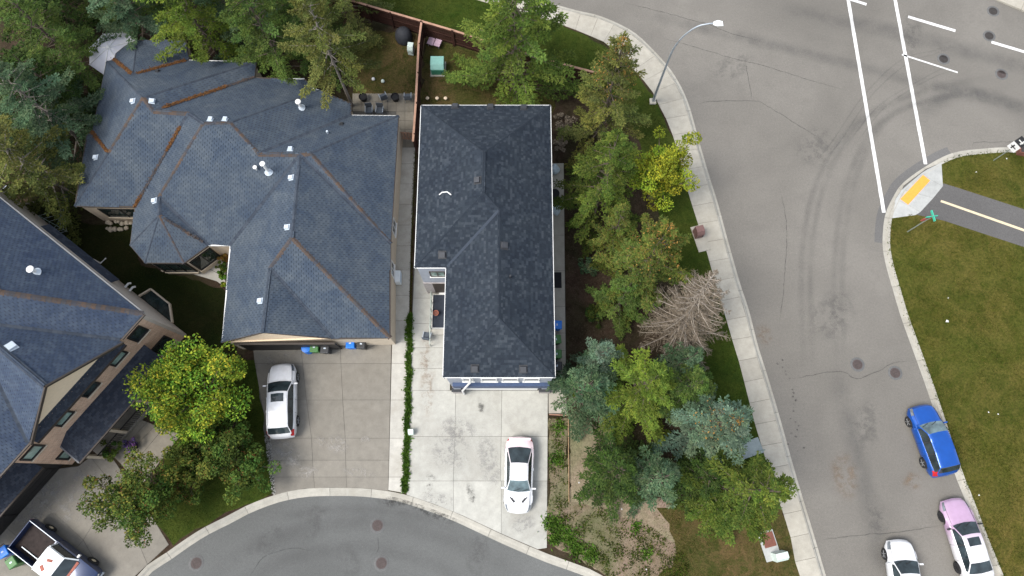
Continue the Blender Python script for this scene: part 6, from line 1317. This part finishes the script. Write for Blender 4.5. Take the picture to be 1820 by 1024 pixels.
CON = {'a': (conifer(12, 2.9, 66, .08, .25, 1.2, 1), 12, 2.7), 'b': (conifer(12, 2.6, 72, .07, .35, 1.2, 2), 12, 2.4), 'c': (conifer(8, 1.9, 46, .05, .5, 1.2, 3), 8, 1.8), 'd': (conifer(8, 2.1, 48, .04, .45, 1.2, 4, .68), 8, 2.0), 'e': (conifer(11, 2.8, 58, .10, .2, 1.25, 5, .70), 11, 2.6), 'f': (conifer(12, 3.2, 68, .12, .15, 1.25, 6, .64), 12, 3.0), 'g': (conifer(12, 3.2, 56, .40, .2, 1.25, 7, .60), 12, 3.0)}
TG = 'conifers planted round the houses'
def spruce(label, base, h, r, var, mat, cones=False, rz=None, tg=TG, name='spruce_tree', bark='bark', lean=(0, 0)):
    (me, tr, cn), h0, r0 = CON[var]; b = P(*base, G); t = thing(name, label, 'tree', (b.x, b.y, G - .02), random.uniform(0, 6.28) if rz is None else rz, tg)
    t.scale = (r / r0, r / r0, h / h0); t.rotation_euler.x = lean[0]; t.rotation_euler.y = lean[1]
    link('trunk', tr, bark, t); link('crown', me, mat, t)
    if cones: link('cones', cn, 'cone_brown', t, kind='stuff')
spruce('tall bright green spruce behind the dark roofed house', (915, 176), 13, 4.2, 'f', 'fir_fresh')
spruce('grey green spruce with rusty cones at its tip by the corner pavement', (1064, 246), 12, 2.7, 'b', 'fir_olive', True)
spruce('full green spruce beside the clear bags and tyres', (1058, 372), 11, 3.0, 'a', 'fir_grass')
spruce('slim yellow green spruce between two larger ones on the soil', (1078, 446), 8, 1.6, 'c', 'fir_rusty')
spruce('broad olive spruce with brown tips across from the brown utility box', (1122, 512), 12, 3.0, 'e', 'fir_rusty', True)
spruce('low green spruce spreading below the olive spruce', (1095, 548), 6.5, 1.9, 'd', 'fir_mid')
spruce('small pale blue spruce behind the teal spruce near the bins', (1056, 652), 7, 1.5, 'c', 'fir_blue')
spruce('teal spruce reaching over the end of the east walk', (1030, 706), 8, 2.4, 'd', 'fir_teal')
spruce('bright yellow green fir in the middle of the grove', (1112, 708), 10.5, 2.9, 'a', 'fir_bright')
spruce('narrow blue spruce standing beside the foot of the bare tree', (1188, 662), 7.5, 1.6, 'c', 'fir_teal')
spruce('dark green spruce between the bright fir and the pavement lawn', (1188, 708), 8.5, 2.1, 'd', 'fir_mid')
spruce('large blue spruce with orange cones over the blue grey pad', (1228, 768), 10, 2.7, 'b', 'fir_blue', True)
spruce('squat deep green spruce on the bare soil', (1082, 838), 6.5, 2.4, 'd', 'fir_dark')
spruce('dusty blue green spruce between the squat one and the wide one', (1142, 848), 7.5, 2.0, 'c', 'fir_teal')
spruce('wide green spruce with a branch across the pavement', (1272, 868), 11, 2.9, 'e', 'fir_grass', lean=(0, 0))
spruce('low dark spruce filling the gap behind the wide one', (1226, 850), 6, 2.0, 'd', 'fir_dark'); spruce('young green spruce leaning out of the wide one over the dry lawn', (1250, 898), 6, 1.7, 'c', 'fir_grass')
# behind and west of the bungalow
spruce('mid green spruce hanging over the back eave of the bungalow', (515, 138), 11.5, 3.3, 'f', 'fir_mid')
spruce('yellow green spruce drooping over the west roof wing', (398, 112), 11.5, 3.5, 'f', 'fir_bright')
spruce('olive spruce with bare grey trunk at the patio corner', (626, 188), 12.5, 2.9, 'g', 'fir_olive', bark='bark_grey')
spruce('blue green spruce over the white gazebo', (282, 82), 10, 2.9, 'e', 'fir_teal')
spruce('blue tinged spruce at the west wall of the bungalow', (156, 258), 10, 3.6, 'f', 'fir_teal', bark='bark_grey')
spruce('olive spruce beside the cellar window box', (126, 342), 9.5, 3.5, 'e', 'fir_olive', bark='bark_grey')
spruce('dark spruce deep in the west yard behind the gazebo', (165, 140), 10, 3.4, 'a', 'fir_mid'); spruce('dark spruce in the far corner of the west yard', (120, 50), 11, 3.8, 'e', 'fir_dark'); spruce('shadowy spruce at the back fence between gazebo and yellow green spruce', (335, 40), 10, 3.0, 'a', 'fir_mid')
spruce('deep green spruce filling the gap behind the bungalow', (572, 100), 10, 2.9, 'a', 'fir_mid'); spruce('dark spruce behind the olive spruce at the verge fence', (625, 38), 10, 2.8, 'a', 'fir_olive'); spruce('dusky spruce among the west yard trunks', (70, 215), 9, 3.4, 'a', 'fir_dark'); spruce('blue spruce standing behind the mid green one', (455, 84), 10, 2.7, 'b', 'fir_teal')
spruce('dark spruce against the bungalow west wing', (150, 205), 8, 2.6, 'd', 'fir_dark'); spruce('grey green spruce in the back corner near the gazebo', (215, 20), 10, 3.0, 'b', 'fir_mid')
def broad(label, base, h, r, mat, seed, ncl, nl, berries=None, name='leafy_tree', ls=(.12, .22), low=.25, cat='tree'):
    me, tr, fr = broadleaf(h, r, ncl, nl, seed, ls, .75, low); b = P(*base, G); t = thing(name, label, cat, (b.x, b.y, G - .02), 0, 'leafy trees and bushes')
    link('trunk', tr, 'bark', t); link('crown', me, mat, t)
    if berries: link('berries', fr, berries, t, kind='stuff')
broad('lime green leafy tree with yellowing leaves beside the brick house', (386, 706), 6.2, 3.35, 'leaf_lime', 11, 95, 190)
broad('rowan tree with reddish berries leaning over the stained driveway', (288, 886), 5.4, 2.5, 'leaf_rowan', 12, 80, 165, 'berry_red', 'rowan_tree', (.10, .2))
broad('dense rowan with orange berries at the edge of the beige driveway', (446, 828), 4.0, 1.9, 'leaf_deep', 13, 70, 165, 'berry_red', 'rowan_tree', (.10, .2), .1)
broad('dark rowan bush between the lime tree and the driveway rowan', (372, 806), 3.4, 1.7, 'leaf_rowan', 14, 56, 165, 'berry_red', 'rowan_tree', (.10, .2), .05)
broad('low rowan bush with orange leaves above the court kerb', (345, 858), 2.6, 1.3, 'leaf_rowan', 15, 30, 130, 'berry_red', 'rowan_tree', (.10, .2), .05)
broad('yellow green young tree leaning over the pavement near the lamp', (1156, 352), 7.6, 2.2, 'leaf_yellow', 16, 62, 170, None, 'leafy_tree', (.10, .2), .15)
broad('small dark rowan bush close to the lime tree trunk', (425, 765), 2.6, 1.4, 'leaf_deep', 17, 30, 140, None, 'garden_bush', (.10, .2), .05, 'bush')
for i, (lab, px, py, h, r, mt) in enumerate((('small blue green bush on the soil beside the black mat', 1042, 476, 1.3, .8, 'fir_teal'), ('dark low bush on the shaded soil near the blue bin', 1060, 560, 1.1, .9, 'fir_dark'), ('orange leafed shrub in the bungalow entry bed', 402, 462, 1.0, .42, 'leaf_orange'), ('deep red green shrub in the bungalow entry bed', 400, 478, .9, .40, 'leaf_deep'), ('green round shrub in the bungalow entry bed', 399, 492, .8, .38, 'hedge_green'), ('tiny lime plant at the end of the bungalow entry bed', 401, 508, .5, .25, 'leaf_yellow'), ('purple flower clump by the brick house porch', 238, 790, .9, .5, 'leaf_purple'), ('dark leafy shrub at the porch steps of the brick house', 205, 800, 1.3, .7, 'leaf_deep'), ('twiggy brown shrub in the soil north of the east walk', 1000, 225, 1.2, .9, 'dead_wood'), ('pale dry shrub on the soil near the dark house corner', 995, 262, .9, .7, 'dead_wood'))):
    broad(lab, (px, py), h, r, mt, 30 + i, 16, 75, None, 'garden_shrub', (.08, .17), .0, 'shrub')
# dead spruce: trunk with bare branches and twigs
def dead(base, h, r, seed=5):
    g = np.random.default_rng(seed); b = P(*base, G); t = thing('dead_tree', 'bare brown dead spruce leaning beside the pavement', 'tree', (b.x, b.y, G - .02), 0); t.rotation_euler = (R(-12), R(2), 0)
    MB().tube([(0, 0, -.1), (.03, 0, h * .5), (0, 0, h)], [.13, .08, .015], 8).build('trunk', 'bark_grey', t, 60)
    lim, tw = MB(), []
    for i in range(120):
        f = (i + g.random()) / 120; z = h * (.14 + .84 * f); L = r * (1 - f) ** .7 * g.uniform(.7, 1.2) + .15; a = i * 2.4 + g.uniform(-.3, .3); e = -.05 + .6 * f; d = np.array([math.cos(a), math.sin(a), e])
        bend = np.array([0, 0, -.1 * L]); p0 = np.array([0, 0, z]); P_ = lambda q: p0 + d * L * q + bend * (q * (1 - q) * 3)
        lim.tube([P_(0), P_(.5), P_(1)], [.040, .026, .010], 4, False)
        for j in range(int(19 * L)):
            q = g.uniform(.15, 1.02); s = np.array([-d[1], d[0], 0]) * (1 if j % 2 else -1); td = d * g.uniform(.3, .9) + s * g.uniform(.4, 1.1) + np.array([0, 0, g.uniform(-.35, .25)]); l = (.38 * L * (1.1 - q) + .1) * g.uniform(.5, 1.2)
            m0 = P_(q); td = td / np.linalg.norm(td)
            for kx in range(4):
                tw.append((m0 + td * l * (kx + .5) / 4, td + g.normal(0, .15, 3), l / 3.2, .030))
                for _ in range(2): tw.append((m0 + td * l * (kx + g.random()) / 4, td + g.normal(0, .8, 3), .17, .018))
    lim.build('branches', 'dead_limb', t, fix=False)
    c, d, l, w_ = (np.array([x[k] for x in tw]) for k in range(4)); n = len(c)
    link('twigs', npmesh('twigs', kites(c, d, rnd(n), l, w_), 4), 'dead_wood', t, kind='stuff')
dead((1196, 604), 9, 2.8)

# ---------------------------------------------------------------- grass, weeds and the leafy strip
def scatter(poly, dens):
    xs = [p[0] for p in poly]; ys_ = [p[1] for p in poly]; x0, x1, y0, y1 = max(min(xs), -36), min(max(xs), 44), max(min(ys_), -12), min(max(ys_), 42)
    n = int((x1 - x0) * (y1 - y0) * dens); p = np.stack([RNG.uniform(x0, x1, n), RNG.uniform(y0, y1, n)], 1); return p[inside(p, poly)]
def blades(name, label, p, mat, h=(.04, .09), w=(.03, .06), z=G, lean=.5):
    n = len(p); c = np.concatenate([p, np.full((n, 1), z)], 1); L = RNG.uniform(*h, n); d = rnd(n, lean) + np.array([0, 0, 1.0]); d[:, 2] = np.abs(d[:, 2]); dn_ = d / np.linalg.norm(d, axis=1, keepdims=True); c = c + dn_ * (L * .45)[:, None]
    o = link(name, npmesh(name, kites(c, d, rnd(n), L, RNG.uniform(*w, n)), 4), mat, kind='stuff'); o['label'] = label; o['category'] = 'grass'; return o
def clumpy(p, f=.55, s=.9):
    v = np.sin(p[:, 0] * s * 1.7 + 2 * np.sin(p[:, 1] * s)) * np.sin(p[:, 1] * s * 2.1 + 1.3 * np.sin(p[:, 0] * s * 1.3)) + RNG.normal(0, .45, len(p)); return p[v > (f - .5) * 2]
blades('grass', 'short green grass of the verge and pavement lawns', np.concatenate([scatter(LAWN[k], 120) for k in ('north', 'east')]), 'grass_green')
blades('grass', 'short grass of the side lawn with the shade between houses in its colour', scatter(LAWN['side'], 110), 'grass_shade', (.04, .08))
blades('grass', 'short grass under the rowans and lime tree', scatter(LAWN['front'], 120), 'grass_green', (.04, .08))
blades('grass', 'sparse grass of the patchy back yards', clumpy(np.concatenate([scatter(LAWN[k], 110) for k in ('yard_w', 'yard_c')]), .45), 'grass_dry')
def east_pts(d):
    p = scatter([(q[0], q[1]) for q in lot_e], d); m = inside(p, pix([(1622, 379), (1679, 334), (1677, 284), (1640, 290), (1583, 340), (1580, 392)], G)) | inside(p, pix([(1620, 384), (1677, 324), (1700, 331), (1820, 370), (2100, 453), (2100, 522), (1820, 441), (1677, 394)], G)); return p[~m]
blades('grass', 'dry mown grass east of the street', clumpy(east_pts(130), .42, .7), 'grass_dry', (.05, .10), (.03, .07))
pp = east_pts(70); pm = np.zeros(len(pp), bool)
kb = np.array([(p.x + n.x * .46, p.y + n.y * .46) for p, n in zip(ke, ken) if -12 < p.y < 30 and p.x < 45]); kb = np.repeat(kb, 26, 0) + RNG.normal(0, .10, (len(kb) * 26, 2)); kb = kb[~inside(kb, pix([(1622, 379), (1679, 334), (1677, 284), (1640, 290), (1560, 340), (1560, 396)], G))]
blades('grass', 'ragged grass creeping over the kerb east of the street', kb[RNG.random(len(kb)) < .5], 'grass_green', (.06, .14), (.03, .07), G, .9)
blades('grass', 'greener tufts in the dry grass east of the street', clumpy(pp[~pm], .6, .5), 'grass_green', (.04, .08))
ed_ = np.concatenate([np.array([P2(x, y, G).x, P2(x, y, G).y]) + RNG.normal(0, .45, (220, 2)) for x, y in ((1185, 912), (1200, 935), (1212, 960), (1208, 985), (1205, 1010), (1178, 1035), (1150, 1060), (1240, 900), (1290, 880))])
blades('grass', 'thin grass on the dry street corner', np.concatenate([clumpy(scatter(LAWN['corner_dry'], 150), .45), ed_]), 'grass_dry')
wd_ = scatter(LAWN['weedy'], 330); blades('weeds', 'straggling green weeds on the bare soil', clumpy(wd_, .58, 1.7), 'grass_green', (.07, .17), (.05, .10), G, .9)
sp_ = scatter(pix([(1012, 735), (1085, 742), (1150, 880), (1230, 900), (1290, 930), (1230, 985), (1160, 940), (1011, 893)], G), 40); blades('weeds', 'thin dry weeds on the trodden soil', clumpy(sp_, .75, 1.3), 'grass_dry', (.05, .12))
tf = []
for px, py, n, s in ((981, 930, 420, .55), (996, 940, 260, .5), (985, 958, 260, .4), (1010, 955, 360, .55), (1025, 975, 420, .6), (1050, 985, 320, .5), (995, 760, 200, .5), (990, 815, 240, .5), (1130, 938, 160, .4), (1150, 985, 120, .4)):
    c = P2(px, py, G); tf.append(np.array([c.x, c.y]) + RNG.normal(0, s * .5, (n, 2)))
blades('weeds', 'thick green weed clumps along the driveway edge and court kerb', np.concatenate(tf), 'hedge_green', (.12, .3), (.05, .11), G, .9)
# leafy strip between the two driveways
def strip(px, n, wid_, h):
    ln = [P(x, y, G) for x, y in px]; rs_ = resample(ln, .1); t = RNG.integers(0, len(rs_) - 1, n); c = np.array([(rs_[i].x, rs_[i].y) for i in t]) + np.stack([RNG.normal(0, wid_, n), RNG.uniform(-.06, .06, n)], 1); return c
st = strip([(728, 560), (727, 640), (724, 760), (720, 876)], 9000, .085, .2)
wob = .08 * np.sin(st[:, 1] * 3.1) + .05 * np.sin(st[:, 1] * 7.7); st[:, 0] += wob * RNG.random(len(st))
hz_ = blades('ground_cover', 'narrow strip of leafy ground cover between the two driveways', st, 'hedge_green', (.08, .26), (.06, .12), G - .02, 1.0)
s2_ = strip([(737, 270), (733, 380), (731, 470), (729, 560)], 1500, .05, .1); blades('ground_cover', 'thin weeds in the gap beside the side walk', s2_, 'grass_dry', (.05, .12), (.03, .07), G - .02, .9)
# fallen needles and twigs on the soil under the grove
lt = scatter(pix([(985, 190), (1060, 250), (1130, 330), (1210, 480), (1250, 620), (1290, 760), (1300, 850), (1200, 900), (1090, 760), (1010, 735), (1006, 300)], G), 60)
n = len(lt); c = np.concatenate([lt, np.full((n, 1), G - .005)], 1)
o = link('needle_litter', npmesh('needle_litter', kites(c, rnd(n) * np.array([1, 1, .15]), np.tile([0, 0, 1.0], (n, 1)) + rnd(n, .3), RNG.uniform(.06, .2, n), RNG.uniform(.015, .05, n)), 4), 'litter_dark', kind='stuff'); o['label'] = 'fallen needles and twigs on the soil under the grove'; o['category'] = 'litter'

# pale gravel along the west edge of the beige driveway
gp_ = scatter(pix([(470, 772), (481, 778), (489, 866), (492, 878), (484, 882), (477, 830)], G), 420); n = len(gp_)
gc = np.concatenate([gp_, np.full((n, 1), G + .015)], 1); a_ = RNG.uniform(0, 6.28, n)
o = link('gravel', npmesh('gravel', kites(gc, np.stack([np.cos(a_), np.sin(a_), RNG.normal(0, .25, n)], 1), np.tile([0, 0, 1.0], (n, 1)) + rnd(n, .35), RNG.uniform(.05, .12, n), RNG.uniform(.04, .09, n)), 4), 'gravel_pale', kind='stuff'); o['label'] = 'pale gravel edging between the rowans and the beige driveway'; o['category'] = 'gravel'
